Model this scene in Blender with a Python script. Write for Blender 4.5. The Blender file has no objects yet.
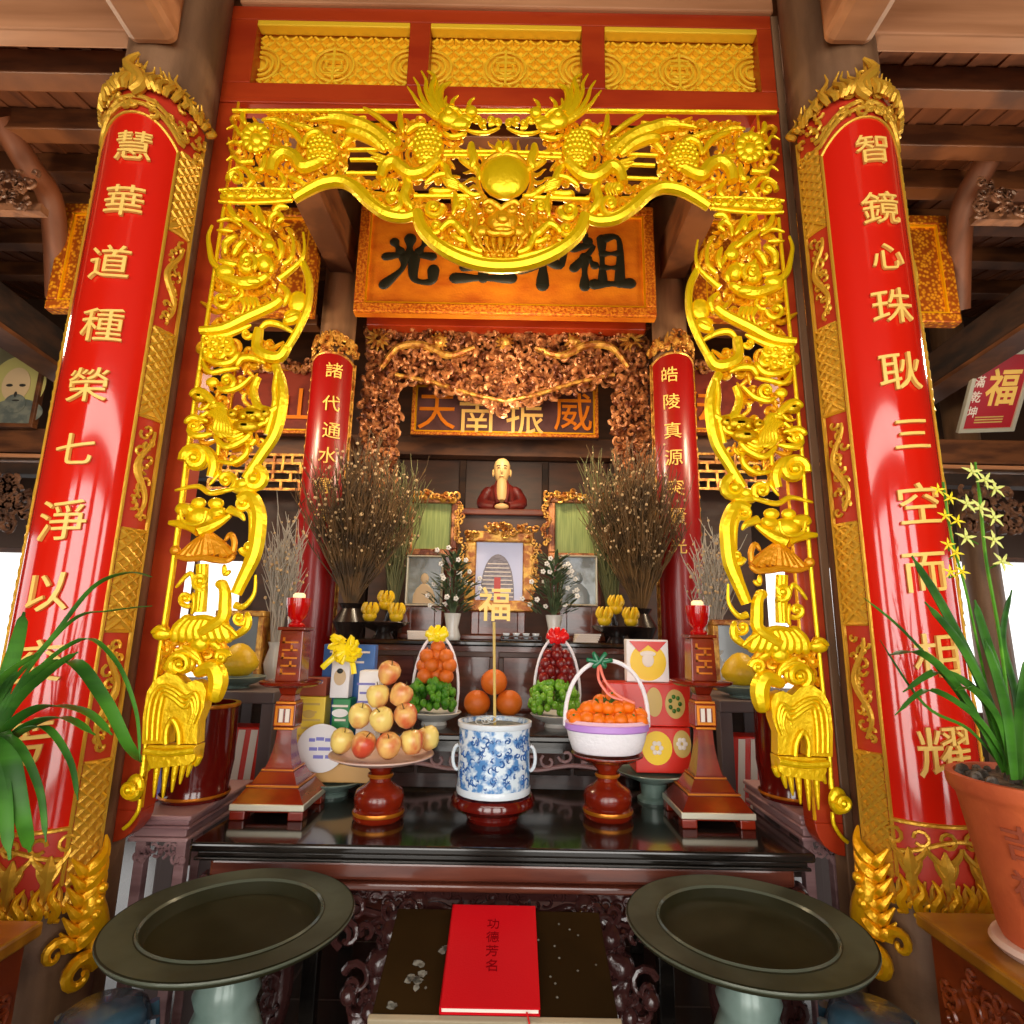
import bpy, bmesh, math, random
from mathutils import Vector, Matrix
R = random.Random(7)
PI = math.pi
C = bpy.context.scene.collection
# ------------------------------------------------------------ camera model (1024 x 1024)
FPX, PITCH, ROLL, CZ = 575.0, math.radians(11.7), math.radians(1.08), 1.5
AX = -0.06                       # the altar's axis of symmetry
_cp, _sp, _cr, _sr = math.cos(PITCH), math.sin(PITCH), math.cos(ROLL), math.sin(ROLL)
def ray(px, py):
    a, b = px - 512, py - 512
    u, v = a*_cr + b*_sr, -a*_sr + b*_cr
    return Vector((u, FPX*_cp + v*_sp, FPX*_sp - v*_cp))
def at(px, py, Y):
    d = ray(px, py); t = Y/d.y
    return Vector((d.x*t, Y, CZ + d.z*t))
def atz(px, py, z):
    d = ray(px, py); t = (z-CZ)/d.z
    return Vector((d.x*t, d.y*t, z))
def mpp(p):                      # metres per pixel at a point
    return (p[1]*_cp + (p[2]-CZ)*_sp)/FPX
cam = bpy.data.objects.new('camera', bpy.data.cameras.new('camera')); C.objects.link(cam)
cam.data.sensor_width = 36; cam.data.lens = 36*FPX/1024; cam.data.clip_start = .05
_R, _U, _B = Vector((1,0,0)), Vector((0,-_sp,_cp)), Vector((0,-_cp,-_sp))
_r = _R*_cr + _U*_sr; _u = -_R*_sr + _U*_cr
cam.matrix_world = Matrix(((_r.x,_u.x,_B.x,0),(_r.y,_u.y,_B.y,0),(_r.z,_u.z,_B.z,CZ),(0,0,0,1)))
bpy.context.scene.camera = cam

# ------------------------------------------------------------ materials
def lin(c):
    return tuple((x/255/12.92 if x/255 <= .04045 else ((x/255+.055)/1.055)**2.4) for x in c)
def mat(name, rgb, rough=.5, metal=0, rgb2=None, scale=(6,6,6), lo=.4, hi=.6, bump=0, bscale=40, coat=0, detail=4,
        emit=None, trans=0, kind='noise', spec=.5, alpha=1):
    m = bpy.data.materials.new(name); m.use_nodes = True
    nt = m.node_tree; N = nt.nodes; L = nt.links; b = N['Principled BSDF']
    b.inputs['Base Color'].default_value = (*lin(rgb), 1)
    b.inputs['Roughness'].default_value = rough; b.inputs['Metallic'].default_value = metal
    b.inputs['Coat Weight'].default_value = coat; b.inputs['Coat Roughness'].default_value = .06
    b.inputs['Transmission Weight'].default_value = trans
    b.inputs['Specular IOR Level'].default_value = spec
    b.inputs['Alpha'].default_value = alpha
    if emit:
        b.inputs['Emission Color'].default_value = (*lin(emit[0]), 1); b.inputs['Emission Strength'].default_value = emit[1]
    tc = N.new('ShaderNodeTexCoord')
    if rgb2:
        mp = N.new('ShaderNodeMapping'); mp.inputs['Scale'].default_value = scale
        L.new(tc.outputs['Object'], mp.inputs[0])
        if kind == 'noise':
            t = N.new('ShaderNodeTexNoise'); t.inputs['Scale'].default_value = 1; t.inputs['Detail'].default_value = detail
            out = t.outputs[0]
        elif kind == 'vor':
            t = N.new('ShaderNodeTexVoronoi'); t.inputs['Scale'].default_value = 1; out = t.outputs['Distance']
        elif kind == 'brick':
            t = N.new('ShaderNodeTexBrick'); t.inputs['Scale'].default_value = 1
            t.inputs['Color1'].default_value = (.25,.25,.25,1); t.inputs['Color2'].default_value = (0,0,0,1)
            t.inputs['Mortar'].default_value = (1,1,1,1); t.inputs['Mortar Size'].default_value = .012
            t.inputs['Brick Width'].default_value = 1; t.inputs['Row Height'].default_value = 1; t.offset = 0
            out = t.outputs[0]
        elif kind == 'check':
            t = N.new('ShaderNodeTexWave'); t.inputs['Scale'].default_value = 1; t.inputs['Distortion'].default_value = 6
            t.inputs['Detail'].default_value = 3; out = t.outputs[0]
        L.new(mp.outputs[0], t.inputs[0])
        r = N.new('ShaderNodeValToRGB')
        r.color_ramp.elements[0].position = lo; r.color_ramp.elements[0].color = (*lin(rgb), 1)
        r.color_ramp.elements[1].position = hi; r.color_ramp.elements[1].color = (*lin(rgb2), 1)
        L.new(out, r.inputs[0]); L.new(r.outputs[0], b.inputs['Base Color'])
    if bump:
        t = N.new('ShaderNodeTexNoise'); t.inputs['Scale'].default_value = bscale; t.inputs['Detail'].default_value = 3
        L.new(tc.outputs['Object'], t.inputs[0])
        bp = N.new('ShaderNodeBump'); bp.inputs['Strength'].default_value = bump; bp.inputs['Distance'].default_value = .01
        L.new(t.outputs[0], bp.inputs['Height']); L.new(bp.outputs[0], b.inputs['Normal'])
    return m
MT = {}
def addm(k, *a, **kw): MT[k] = mat(k, *a, **kw)
addm('gold', (255,214,14), .3, .5, bump=.25, bscale=60)
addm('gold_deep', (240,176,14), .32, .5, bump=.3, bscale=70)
addm('gold_orange', (226,150,14), .36, .4, bump=.3, bscale=70)
addm('gold_relief', (222,170,52), .34, .5, bump=.2, bscale=120)
addm('gold_script', (250,206,104), .45, .0)
addm('old_gold', (204,136,84), .36, .35, rgb2=(104,52,28), scale=(14,14,14), bump=.35, bscale=60)
addm('old_gold_pale', (222,170,74), .34, .4, rgb2=(150,84,28), scale=(20,20,20), bump=.3, bscale=80)
addm('lattice', (255,206,48), .35, .2)
addm('red_lacquer', (216,30,14), .1, 0, coat=.7, spec=.5)
addm('red_frame', (176,58,18), .35, 0, rgb2=(158,44,14), scale=(2,2,9), coat=.15)
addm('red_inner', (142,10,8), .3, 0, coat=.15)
addm('red_ground', (190,48,26), .4)
addm('wood_column', (138,102,72), .55, 0, rgb2=(104,74,50), scale=(9,9,1.2), bump=.25, bscale=30)
addm('wood_beam', (206,146,104), .5, 0, rgb2=(164,108,70), scale=(1.2,9,14), lo=.3, hi=.7)
addm('wood_brown', (110,66,36), .5, 0, rgb2=(72,40,22), scale=(3,3,12))
addm('wood_roof', (112,62,34), .6, 0, rgb2=(74,38,20), scale=(11,1,3), lo=.3, hi=.7)
addm('wood_dark', (60,36,20), .8, 0, rgb2=(34,20,12), scale=(4,4,10))
addm('wood_carved', (120,82,58), .5, 0, rgb2=(74,46,30), scale=(10,10,10), bump=.5, bscale=40)
addm('altar_black', (18,15,13), .13, 0, rgb2=(36,32,28), scale=(3,22,8), coat=.3)
addm('altar_brown', (112,58,42), .22, 0, rgb2=(80,36,26), scale=(2,10,18), coat=.4)
addm('altar_carved', (66,36,34), .18, 0, bump=.4, bscale=50, coat=.4)
addm('mauve_wood', (168,132,132), .35, 0, rgb2=(132,98,100), scale=(3,3,20))
addm('red_wood', (132,34,10), .22, 0, rgb2=(108,24,8), scale=(6,6,18), coat=.3)
addm('red_wood_gold', (200,120,30), .3, .6)
addm('maroon', (92,16,10), .14, 0, coat=.5)
addm('panel_brown', (72,38,18), .45, 0, rgb2=(54,28,12), scale=(3,3,14))
addm('plaque_orange', (222,132,22), .5, .15, rgb2=(190,92,10), scale=(5,5,9), lo=.35, hi=.7, bump=.3, bscale=70)
addm('plaque_border', (224,140,30), .45, .3, rgb2=(176,78,10), scale=(60,60,60), bump=.6, bscale=90)
addm('plaque_mesh', (222,150,26), .45, .35, rgb2=(150,70,8), scale=(42,42,42), kind='vor', lo=.25, hi=.6)
addm('plaque_dark', (96,60,58), .4, 0, rgb2=(74,42,40), scale=(5,5,5))
addm('plaque_red', (138,52,34), .4, 0, rgb2=(112,38,26), scale=(8,8,8))
addm('ink', (20,24,14), .5)
addm('script_orange', (240,132,20), .4, .3)
addm('script_pale', (246,196,110), .4, .3)
addm('bronze_plate', (48,47,32), .5, 0, rgb2=(38,37,22), scale=(4,4,4), spec=.06)
addm('bronze_rim', (74,80,68), .45, 0, rgb2=(56,60,48), scale=(5,5,5), spec=.1)
addm('bronze_ridge', (84,90,76), .22, .1)  # paler than the plate: the ridge's glint put into its colour
addm('celadon', (120,140,132), .3, .1, rgb2=(96,116,108), scale=(8,8,8), coat=.2)
addm('blue_glaze', (66,96,112), .25, 0, rgb2=(36,58,74), scale=(9,9,9), coat=.4)
addm('red_book', (190,4,20), .6, 0, spec=.1, bump=.1, bscale=300)
addm('paper', (236,226,214), .7)
addm('book_ink', (120,10,16), .9, spec=0)
addm('lectern_top', (46,32,15), .45, 0, rgb2=(38,26,12), scale=(3,3,3), spec=0)
addm('lectern_edge', (160,146,120), .4)
addm('dust', (120,120,112), .8, 0, rgb2=(70,66,58), scale=(60,60,60))
addm('porcelain', (222,236,246), .16, 0, rgb2=(84,138,196), scale=(38,38,38), lo=.44, hi=.6, coat=.4, detail=3)
addm('porcelain_white', (220,230,238), .15, 0, coat=.4)
addm('porcelain_blue', (50,96,160), .16, coat=.4)
addm('ash', (120,126,124), .9, 0, rgb2=(80,90,92), scale=(60,60,60))
addm('apple', (238,212,120), .34, 0, rgb2=(204,84,50), scale=(13,13,6), lo=.48, hi=.68, coat=.2)
addm('apple_red', (236,190,110), .34, 0, rgb2=(204,78,52), scale=(13,13,6), lo=.38, hi=.6, coat=.2)
addm('orange', (216,108,28), .42, 0, bump=.25, bscale=220)
addm('tangerine', (240,118,8), .38, 0, bump=.2, bscale=260)
addm('stem', (88,70,30), .7)
addm('leaf', (62,118,30), .4, 0, rgb2=(30,74,16), scale=(3,3,14), spec=.4)
addm('leaf_bright', (96,160,36), .4, 0, rgb2=(60,124,24), scale=(20,20,20))
addm('leaf_dull', (74,92,58), .55, 0, rgb2=(46,64,38), scale=(14,14,14))
addm('grape_green', (120,176,50), .25, 0, rgb2=(96,156,40), scale=(14,14,14), coat=.2)
addm('flower_yellow', (238,214,30), .5)
addm('flower_pale', (216,220,120), .5)
addm('flower_white', (238,236,228), .6)
addm('ribbon_yellow', (248,222,26), .3, coat=.2)
addm('ribbon_red', (216,20,26), .3, coat=.2)
addm('ribbon_green', (20,110,70), .3, coat=.2)
addm('ribbon_pink', (236,120,100), .3, coat=.2)
addm('fruit_red', (150,26,22), .3, 0, rgb2=(110,16,16), scale=(20,20,20))
addm('fruit_yellow', (224,186,26), .4, bump=.3, bscale=60)
addm('twig', (112,84,46), .7, 0, rgb2=(70,52,28), scale=(9,9,9))
addm('twig_green', (104,104,62), .7)
addm('twig_pale', (176,170,158), .7)
addm('blossom', (206,176,130), .6)
addm('vase_dark', (38,30,28), .25, coat=.3)
addm('vase_white', (206,208,204), .25, coat=.3)
addm('basket_white', (242,240,246), .5, bump=.3, bscale=90)
addm('wrap_pink', (240,196,214), .35)
addm('wrap_purple', (190,140,220), .35)
addm('cup_red', (190,8,10), .12, 0, coat=.6)
addm('candle_wax', (250,232,190), .5, emit=((255,225,160), .6))
addm('box_white', (238,236,234), .45)
addm('box_red', (212,40,24), .35, coat=.2)
addm('box_yellow', (236,206,70), .4)
addm('box_green', (24,130,66), .4)
addm('box_blue', (52,104,176), .4)
addm('box_tan', (206,160,96), .5)
addm('label_yellow', (244,204,30), .4)
addm('label_gold', (206,176,96), .4)
addm('label_blue', (120,120,196), .5)
addm('skin_wax', (214,176,112), .45)
addm('robe', (104,24,16), .45, 0, rgb2=(78,14,10), scale=(12,12,12))
addm('robe_inner', (196,160,104), .5)
addm('hair_dark', (60,48,36), .6)
addm('brocade', (150,164,96), .6, 0, rgb2=(118,136,76), scale=(90,20,5), lo=.35, hi=.65)
addm('photo_sky', (196,204,238), .3)
addm('photo_grey', (140,132,140), .4, 0, rgb2=(112,104,112), scale=(40,40,120))
addm('photo_dark', (92,96,86), .25, 0, rgb2=(70,74,64), scale=(9,9,9), coat=.4)
addm('photo_pale', (150,166,178), .3, 0, rgb2=(96,104,100), scale=(14,14,14), coat=.4)
addm('glass_picture', (120,132,138), .2, coat=.4)
addm('painting_ground', (120,116,88), .5, 0, rgb2=(102,98,74), scale=(5,5,5))
addm('painting_halo', (178,170,104), .5)
addm('painting_skin', (198,172,134), .5)
addm('painting_cloth', (88,96,92), .5, 0, rgb2=(120,124,112), scale=(14,14,14))
addm('painting_ink', (46,44,40), .5)
addm('silver', (198,192,172), .35, .4)
addm('sign_red', (170,20,34), .3)
addm('terracotta', (206,98,52), .6, 0, rgb2=(188,84,44), scale=(9,9,9), bump=.1, bscale=90)
addm('terracotta_dark', (150,70,44), .6)
addm('saucer', (206,176,164), .5)
addm('gravel', (72,62,54), .9, 0, rgb2=(120,112,104), scale=(60,60,60), bump=.8, bscale=60)
addm('shelf_wood', (124,52,16), .3, 0, rgb2=(96,36,12), scale=(5,5,5), coat=.2)
addm('shelf_top', (150,100,20), .3, 0, rgb2=(120,74,14), scale=(3,12,3), coat=.2)
addm('tile_floor', (42,34,30), .22, 0, rgb2=(74,66,60), scale=(2.2,2.2,2.2), kind='brick', lo=.3, hi=1.0)
addm('plaster', (172,160,140), .8)
addm('plaster_dark', (66,42,26), .7)
addm('grey_plinth', (98,86,86), .5)
addm('white_wall', (222,222,220), .7)
addm('gloss_white', (224,222,224), .3)
addm('screen', (150,170,196), .2, emit=((170,190,220), .35))

# ------------------------------------------------------------ mesh builder
def rotm(rx=0, ry=0, rz=0):
    return Matrix.Rotation(rz,3,'Z') @ Matrix.Rotation(ry,3,'Y') @ Matrix.Rotation(rx,3,'X')
def smooth(pts, n=5):
    P = [Vector(p) for p in pts]
    if len(P) < 3: 
        return [P[0].lerp(P[-1], i/n) for i in range(n+1)] if len(P) == 2 else P
    out = []
    for i in range(len(P)-1):
        a = P[max(i-1,0)]; b = P[i]; c = P[i+1]; d = P[min(i+2,len(P)-1)]
        for k in range(n):
            t = k/n
            out.append(.5*((2*b)+(c-a)*t+(2*a-5*b+4*c-d)*t*t+(3*b-a-3*c+d)*t**3))
    out.append(P[-1]); return out
class M:
    def __init__(s): s.v = []; s.f = []
    def add(s, vs, fs, flip=False):
        o = len(s.v); s.v.extend([tuple(v) for v in vs])
        for f in fs: s.f.append([i+o for i in (reversed(f) if flip else f)])
    def box(s, c, d, rot=None):
        x,y,z = d[0]/2, d[1]/2, d[2]/2
        vs = [Vector(p) for p in ((-x,-y,-z),(x,-y,-z),(x,y,-z),(-x,y,-z),(-x,-y,z),(x,-y,z),(x,y,z),(-x,y,z))]
        if rot: vs = [rot @ v for v in vs]
        c = Vector(c)
        s.add([v+c for v in vs], [(0,3,2,1),(4,5,6,7),(0,1,5,4),(1,2,6,5),(2,3,7,6),(3,0,4,7)]); return s
    def span(s, a, b):               # box from corner to corner
        return s.box([(a[i]+b[i])/2 for i in range(3)], [abs(b[i]-a[i]) for i in range(3)])
    def tube(s, pts, r, seg=8, cap=True, up=None, flat=1):
        P = [Vector(p) for p in pts]; n = len(P)
        if n < 2: return s
        rr = r if isinstance(r, (list,tuple)) else [r]*n
        T = []
        for i in range(n):
            t = P[min(i+1,n-1)] - P[max(i-1,0)]
            T.append(t.normalized() if t.length > 1e-9 else Vector((0,0,1)))
        nx = T[0].cross(Vector(up) if up else (Vector((0,1,0)) if abs(T[0].y) < .9 else Vector((1,0,0))))
        nx.normalize(); vs = []
        for i in range(n):
            nx = nx - T[i]*nx.dot(T[i])
            nx = nx.normalized() if nx.length > 1e-6 else T[i].orthogonal().normalized()
            ny = T[i].cross(nx)
            for k in range(seg):
                a = 2*PI*k/seg
                vs.append(P[i] + (nx*math.cos(a) + ny*math.sin(a)*flat)*rr[i])
        fs = []
        for i in range(n-1):
            for k in range(seg):
                a, b = i*seg+k, i*seg+(k+1)%seg
                fs.append((a, b, b+seg, a+seg))
        if cap:
            fs.append(list(range(seg-1,-1,-1))); fs.append([(n-1)*seg+k for k in range(seg)])
        s.add(vs, fs); return s
    def lathe(s, prof, c=(0,0,0), seg=32, rot=None, sx=1, sy=1, cap=True):
        vs = []; c = Vector(c)
        for (r,z) in prof:
            for k in range(seg):
                a = 2*PI*k/seg
                v = Vector((r*math.cos(a)*sx, r*math.sin(a)*sy, z))
                vs.append((rot @ v if rot else v) + c)
        fs = []; n = len(prof)
        for i in range(n-1):
            for k in range(seg):
                a, b = i*seg+k, i*seg+(k+1)%seg
                fs.append((a,b,b+seg,a+seg))
        if not cap: s.add(vs, fs); return s
        if len(prof) <= 4 and prof[0][0] > 1e-6 and abs(prof[0][0]-prof[-1][0]) < .013 and abs(prof[0][1]-prof[-1][1]) < .04:
            s.add(vs, fs); return s          # a plain ring has no end caps
        if prof[0][0] > 1e-6: fs.append(list(range(seg-1,-1,-1)))
        if prof[-1][0] > 1e-6: fs.append([(n-1)*seg+k for k in range(seg)])
        s.add(vs, fs); return s
    def ball(s, c, r, seg=12, rings=8, rot=None):
        if not isinstance(r, (list,tuple)): r = (r,r,r)
        prof = [(math.sin(PI*i/rings), -math.cos(PI*i/rings)) for i in range(rings+1)]
        vs = []; c = Vector(c)
        for (q,z) in prof:
            for k in range(seg):
                a = 2*PI*k/seg
                v = Vector((q*math.cos(a)*r[0], q*math.sin(a)*r[1], z*r[2]))
                vs.append((rot @ v if rot else v)+c)
        fs = []
        for i in range(rings):
            for k in range(seg):
                a, b = i*seg+k, i*seg+(k+1)%seg
                if i == 0: fs.append((a, b+seg, a+seg))
                elif i == rings-1: fs.append((a, b, a+seg))
                else: fs.append((a,b,b+seg,a+seg))
        s.add(vs, fs); return s
    def prism(s, poly, vec):
        P = [Vector(p) for p in poly]; n = len(P); vec = Vector(vec)
        s.add(P + [p+vec for p in P], [list(range(n)), [2*n-1-i for i in range(n)]] + [(i, n+i, n+(i+1)%n, (i+1)%n) for i in range(n)]); return s
    def frame(s, x0, x1, z0, z1, w, y0, y1):  # rectangular frame facing -Y
        s.span((x0,y0,z0),(x1,y1,z0+w)); s.span((x0,y0,z1-w),(x1,y1,z1))
        s.span((x0,y0,z0+w),(x0+w,y1,z1-w)); s.span((x1-w,y0,z0+w),(x1,y1,z1-w)); return s
    def ribbon(s, pts, w, th=.0012, side=(1,0,0)):   # strap leaf of changing width with a V fold
        P = [Vector(p) for p in pts]; n = len(P); vs = []; side = Vector(side)
        for i in range(n):
            t = (P[min(i+1,n-1)]-P[max(i-1,0)]).normalized()
            b = side - t*side.dot(t)
            b = b.normalized() if b.length > 1e-4 else t.orthogonal().normalized()
            nn = t.cross(b); ww = w[i] if isinstance(w, list) else w
            for (q,h) in ((-1,.25),(0,0),(1,.25)):
                for e in (1,-1): vs.append(P[i] + b*ww*q + nn*(ww*h*1.2 + e*th))
        fs = []
        for i in range(n-1):
            a, b = i*6, i*6+6
            fs += [(a,a+2,b+2,b),(a+2,a+4,b+4,b+2),(a+1,b+1,b+3,a+3),(a+3,b+3,b+5,a+5),(a,b,b+1,a+1),(a+4,a+5,b+5,b+4)]
        fs += [(0,1,3,2),(2,3,5,4)]; e = (n-1)*6; fs += [(e,e+2,e+3,e+1),(e+2,e+4,e+5,e+3)]
        s.add(vs, fs); return s
    def build(s, name, m, parent=None, shade=True, bevel=0, bseg=2, subsurf=0):
        me = bpy.data.meshes.new(name); me.from_pydata(s.v, [], s.f); me.validate(); me.update()
        me.materials.append(MT[m] if isinstance(m, str) else m)
        if shade: me.polygons.foreach_set('use_smooth', [True]*len(me.polygons))
        o = bpy.data.objects.new(name, me); C.objects.link(o)
        if parent is not None:
            o.parent = parent
            o.matrix_parent_inverse = Matrix.Translation(parent.location).inverted() if parent.type == 'EMPTY' else Matrix()
        if bevel:
            b = o.modifiers.new('b','BEVEL'); b.width = bevel; b.segments = bseg; b.limit_method = 'ANGLE'
        if subsurf:
            b = o.modifiers.new('s','SUBSURF'); b.levels = b.render_levels = subsurf
        if shade and not subsurf:
            try: me.set_sharp_from_angle(angle=math.radians(42))
            except Exception: pass
        return o
def tag(o, label, cat, group=None, kind=None):
    o['label'] = label; o['category'] = cat
    if group: o['group'] = group
    if kind: o['kind'] = kind
    return o
def thing(name, label, cat, loc=(0,0,0), group=None):
    o = bpy.data.objects.new(name, None); C.objects.link(o); o.location = loc; o.empty_display_size = .05
    return tag(o, label, cat, group)
def copy_tree(o, parent=None):
    c = o.copy(); C.objects.link(c)
    if parent is not None: c.parent = parent
    for ch in list(o.children): copy_tree(ch, c)
    return c
def structure(o): o['kind'] = 'structure'; return o

# ------------------------------------------------------------ lettering
_gc = {}
def glyph_data(ch, bold=.012, ext=.03, bev=0):
    k = (ch,bold,ext,bev)
    if k not in _gc:
        cu = bpy.data.curves.new('t','FONT'); cu.body = ch; cu.size = 1; cu.extrude = ext; cu.offset = bold; cu.resolution_u = 3
        cu.bevel_depth = bev; cu.bevel_resolution = 1
        o = bpy.data.objects.new('t', cu); C.objects.link(o)
        dg = bpy.context.evaluated_depsgraph_get(); dg.update()
        me = bpy.data.meshes.new_from_object(o.evaluated_get(dg))
        b = bmesh.new(); b.from_mesh(me)
        for _ in range(3):
            bmesh.ops.triangulate(b, faces=b.faces[:])
            el = [e for e in b.edges if e.calc_length() > .2]
            if not el: break
            bmesh.ops.subdivide_edges(b, edges=el, cuts=1)
        b.to_mesh(me); b.free()
        vs = [v.co.copy() for v in me.vertices]; fs = [list(p.vertices) for p in me.polygons]
        bpy.data.objects.remove(o); bpy.data.curves.remove(cu); bpy.data.meshes.remove(me)
        xs = [v.x for v in vs]; ys = [v.y for v in vs]
        cx, cy = (min(xs)+max(xs))/2, (min(ys)+max(ys))/2
        _gc[k] = ([Vector((v.x-cx, v.y-cy, v.z)) for v in vs], fs)
    return _gc[k]
def glyph(m, ch, fn, w, h, bold=.012, ext=.03, bev=0):
    vs, fs = glyph_data(ch, bold, ext, bev)
    m.add([fn(v.x*w, v.y*h, v.z) for v in vs], fs)
# ============================================================ THE SETTING
YB, XS, YF = 6.3, 6.1, -2.3
structure(M().span((-XS,YF,-.1),(XS,YB,0)).build('floor','tile_floor',shade=False))
def roof_z(y): return 4.0 + .21*y
m = M()
def pl(y0,y1):
    m.prism([(-XS,y0,roof_z(y0)),(XS,y0,roof_z(y0)),(XS,y1,roof_z(y1)),(-XS,y1,roof_z(y1))],(0,0,.06))
pl(YF,YB)
x = -XS
while x < XS:                                   # plank joints run from front to back
    m.prism([(x,1.0,roof_z(1.0)-.012),(x+.05,1.0,roof_z(1.0)-.012),(x+.05,YB,roof_z(YB)-.012),(x,YB,roof_z(YB)-.012)],(0,0,.02)); x += .17
structure(m.build('ceiling','wood_roof',shade=False))
def beam(name, a, b, mt='wood_brown', bev=.008):
    return structure(M().span(a,b).build(name, mt, shade=False, bevel=bev))
n = 0
for y in (2.15,2.6,3.05,3.5,4.0,4.6,5.3):        # purlins under the planks
    n += 1; z = roof_z(y)
    beam('timber_%d'%n, (-XS,y-.06,z-.17),(XS,y+.06,z-.015))
# tie beams over the front columns
zt = at(70,35,1.7).z
beam('timber_8', (-XS,1.68,zt),(-1.40,1.75,zt+.34),'wood_beam')
zr = at(940,40,1.7).z
beam('timber_9', (1.28,1.68,zr),(XS,1.75,zr+.34),'wood_beam')
zc_ = at(505,9,1.87).z
beam('timber_10', (-1.14,1.86,zc_),(1.02,1.99,zc_+.3),'wood_beam')
for i,(X,px) in enumerate(((-1.28,178),(1.145,842))):
    z = at(px,40,1.62).z
    structure(M().span((X-.085,.1,z),(X+.085,1.65,z+.3)).build('timber_%d'%(11+i),'wood_beam',shade=False,bevel=.03))
    # depth beams running back to the inner columns
    beam('timber_%d'%(13+i),(X-.09,1.97,3.15+.9),(X+.09,3.78,4.34))
# long side beams at the outer column lines
for i,sx in enumerate((-1,1)):
    X0 = 3.62*sx
    a = at(0 if sx<0 else 1024, 322 if sx<0 else 327, 3.9); b = at(61 if sx<0 else 940, 364 if sx<0 else 377, 4.4)
    mm = M(); w = .09
    A = Vector((a.x,a.y-1.2,a.z+.02)); Bq = Vector((b.x*1.02,b.y+.9,b.z-.1))
    mm.prism([A+Vector((-w,0,0)),A+Vector((w,0,0)),A+Vector((w,0,.3)),A+Vector((-w,0,.3))], Bq-A)
    structure(mm.build('timber_%d'%(15+i),'wood_dark',shade=False,bevel=.01))
    mm = M(); mm.prism([A+Vector((-w*1.3,0,-.035)),A+Vector((w*1.3,0,-.035)),A+Vector((w*1.3,0,0)),A+Vector((-w*1.3,0,0))], Bq-A)
    structure(mm.build('timber_%d'%(17+i),'wood_brown',shade=False))
    # cross beams between the outer columns, under the painting
    for j,(py0,py1,mt) in enumerate(((428,452,'wood_brown'),(454,458,'wood_beam'),(462,474,'wood_dark'))):
        z0 = at(20 if sx<0 else 1000, py1+ (0 if sx<0 else 12), 4.72).z; z1 = at(20 if sx<0 else 1000, py0+(0 if sx<0 else 12), 4.72).z
        beam('timber_%d'%(19+i*3+j),(min(sx*1.4,sx*XS),4.72-.02*(j==1),z0),(max(sx*1.4,sx*XS),4.86,z1),mt)
# dark truss posts and carved struts under the side roof
def strut(i, sx):
    m = M()
    P = [at(0,118,3.0), at(28,165,3.2), at(52,205,3.45), at(58,300,3.75)] if sx<0 else [at(1024,95,3.0), at(985,165,3.2), at(962,215,3.45), at(958,310,3.75)]
    m.tube(smooth(P,6), .075, 12)
    return m
for i,sx in enumerate((-1,1)):
    structure(strut(i,sx).build('timber_%d'%(25+i),'wood_roof'))
    m = M()
    for k in range(26):
        q = at(*( (R.uniform(-5,36), R.uniform(172,206)) if sx<0 else (R.uniform(975,1030), R.uniform(178,214))), 3.0)
        a0 = R.uniform(0,6.28); s = R.uniform(.025,.05)
        m.tube([q+Vector((math.cos(a0+t*.7)*s*(1-t*.12),0,math.sin(a0+t*.7)*s*(1-t*.12))) for t in range(7)], .011, 6)
    q = at(18 if sx<0 else 1000, 205 if sx<0 else 214, 3.05)
    m.box(q+Vector((0,.02,-.02)),(.3,.06,.05))
    structure(m.build('timber_%d'%(27+i),'wood_carved'))
    # lower carved brackets beside the painting
    m = M()
    for k in range(40):
        q = at(*((R.uniform(-5,30), R.uniform(476,530)) if sx<0 else (R.uniform(962,1030), R.uniform(490,530))), 4.6)
        a0 = R.uniform(0,6.28); s = R.uniform(.04,.08)
        m.tube([q+Vector((math.cos(a0+t*.7)*s*(1-t*.12),0,math.sin(a0+t*.7)*s*(1-t*.12))) for t in range(7)], .018, 6)
    structure(m.build('timber_%d'%(29+i),'wood_carved'))
# outer columns
p = at(986,600,5.3)
structure(M().lathe([(.14,0),(.14,4.9)],(p.x,5.3,0),24).build('timber_32','wood_column'))
# walls with window openings to the daylight
def wall_holes(name, axis, c, th, lo, hi, zmax, holes, mt):
    m = M(); xs = lo
    def seg(a,b,z0,z1):
        if axis == 'y': m.span((a,c,z0),(b,c+th,z1))
        else: m.span((c,a,z0),(c+th,b,z1))
    for (a,b,z0,z1) in holes:
        seg(xs,a,0,zmax); seg(a,b,0,z0); seg(a,b,z1,zmax); xs = b
    seg(xs,hi,0,zmax)
    return structure(m.build(name, mt, shade=False))
def win(name, axis, c, a, b, z0, z1, nv):
    m = M(); w = .05
    def bar(p,q,r,s):
        if axis == 'y': m.span((p,c-.03,r),(q,c+.03,s))
        else: m.span((c-.03,p,r),(c+.03,q,s))
    bar(a,b,z0,z0+w); bar(a,b,z1-w,z1); bar(a,a+w,z0,z1); bar(b-w,b,z0,z1)
    for k in range(1,nv): bar(a+(b-a)*k/nv-.015, a+(b-a)*k/nv+.015, z0, z1)
    return structure(m.build(name,'wood_brown',shade=False))
wall_holes('wall_back','y',YB,.15,-XS,XS,5.6,[(-6.0,-4.75,.7,2.3),(-4.6,-2.9,.7,2.25),(2.75,4.6,.7,2.3),(4.8,6.0,.7,2.4)],'plaster_dark')
win('window_1','y',YB+.05,-4.6,-2.9,.7,2.25,3); win('window_2','y',YB+.05,2.75,4.6,.7,2.3,3); win('window_5','y',YB+.05,-6.0,-4.75,.7,2.3,2); win('window_6','y',YB+.05,4.8,6.0,.7,2.4,1)
wall_holes('wall_left','x',-XS-.15,.15,YF,YB,5.6,[(.4,2.6,.9,2.3),(4.2,6.1,.7,2.45)],'plaster_dark')
wall_holes('wall_right','x',XS,.15,YF,YB,5.6,[(.4,2.6,.9,2.3),(4.2,6.1,.7,2.5)],'plaster_dark')
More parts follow.
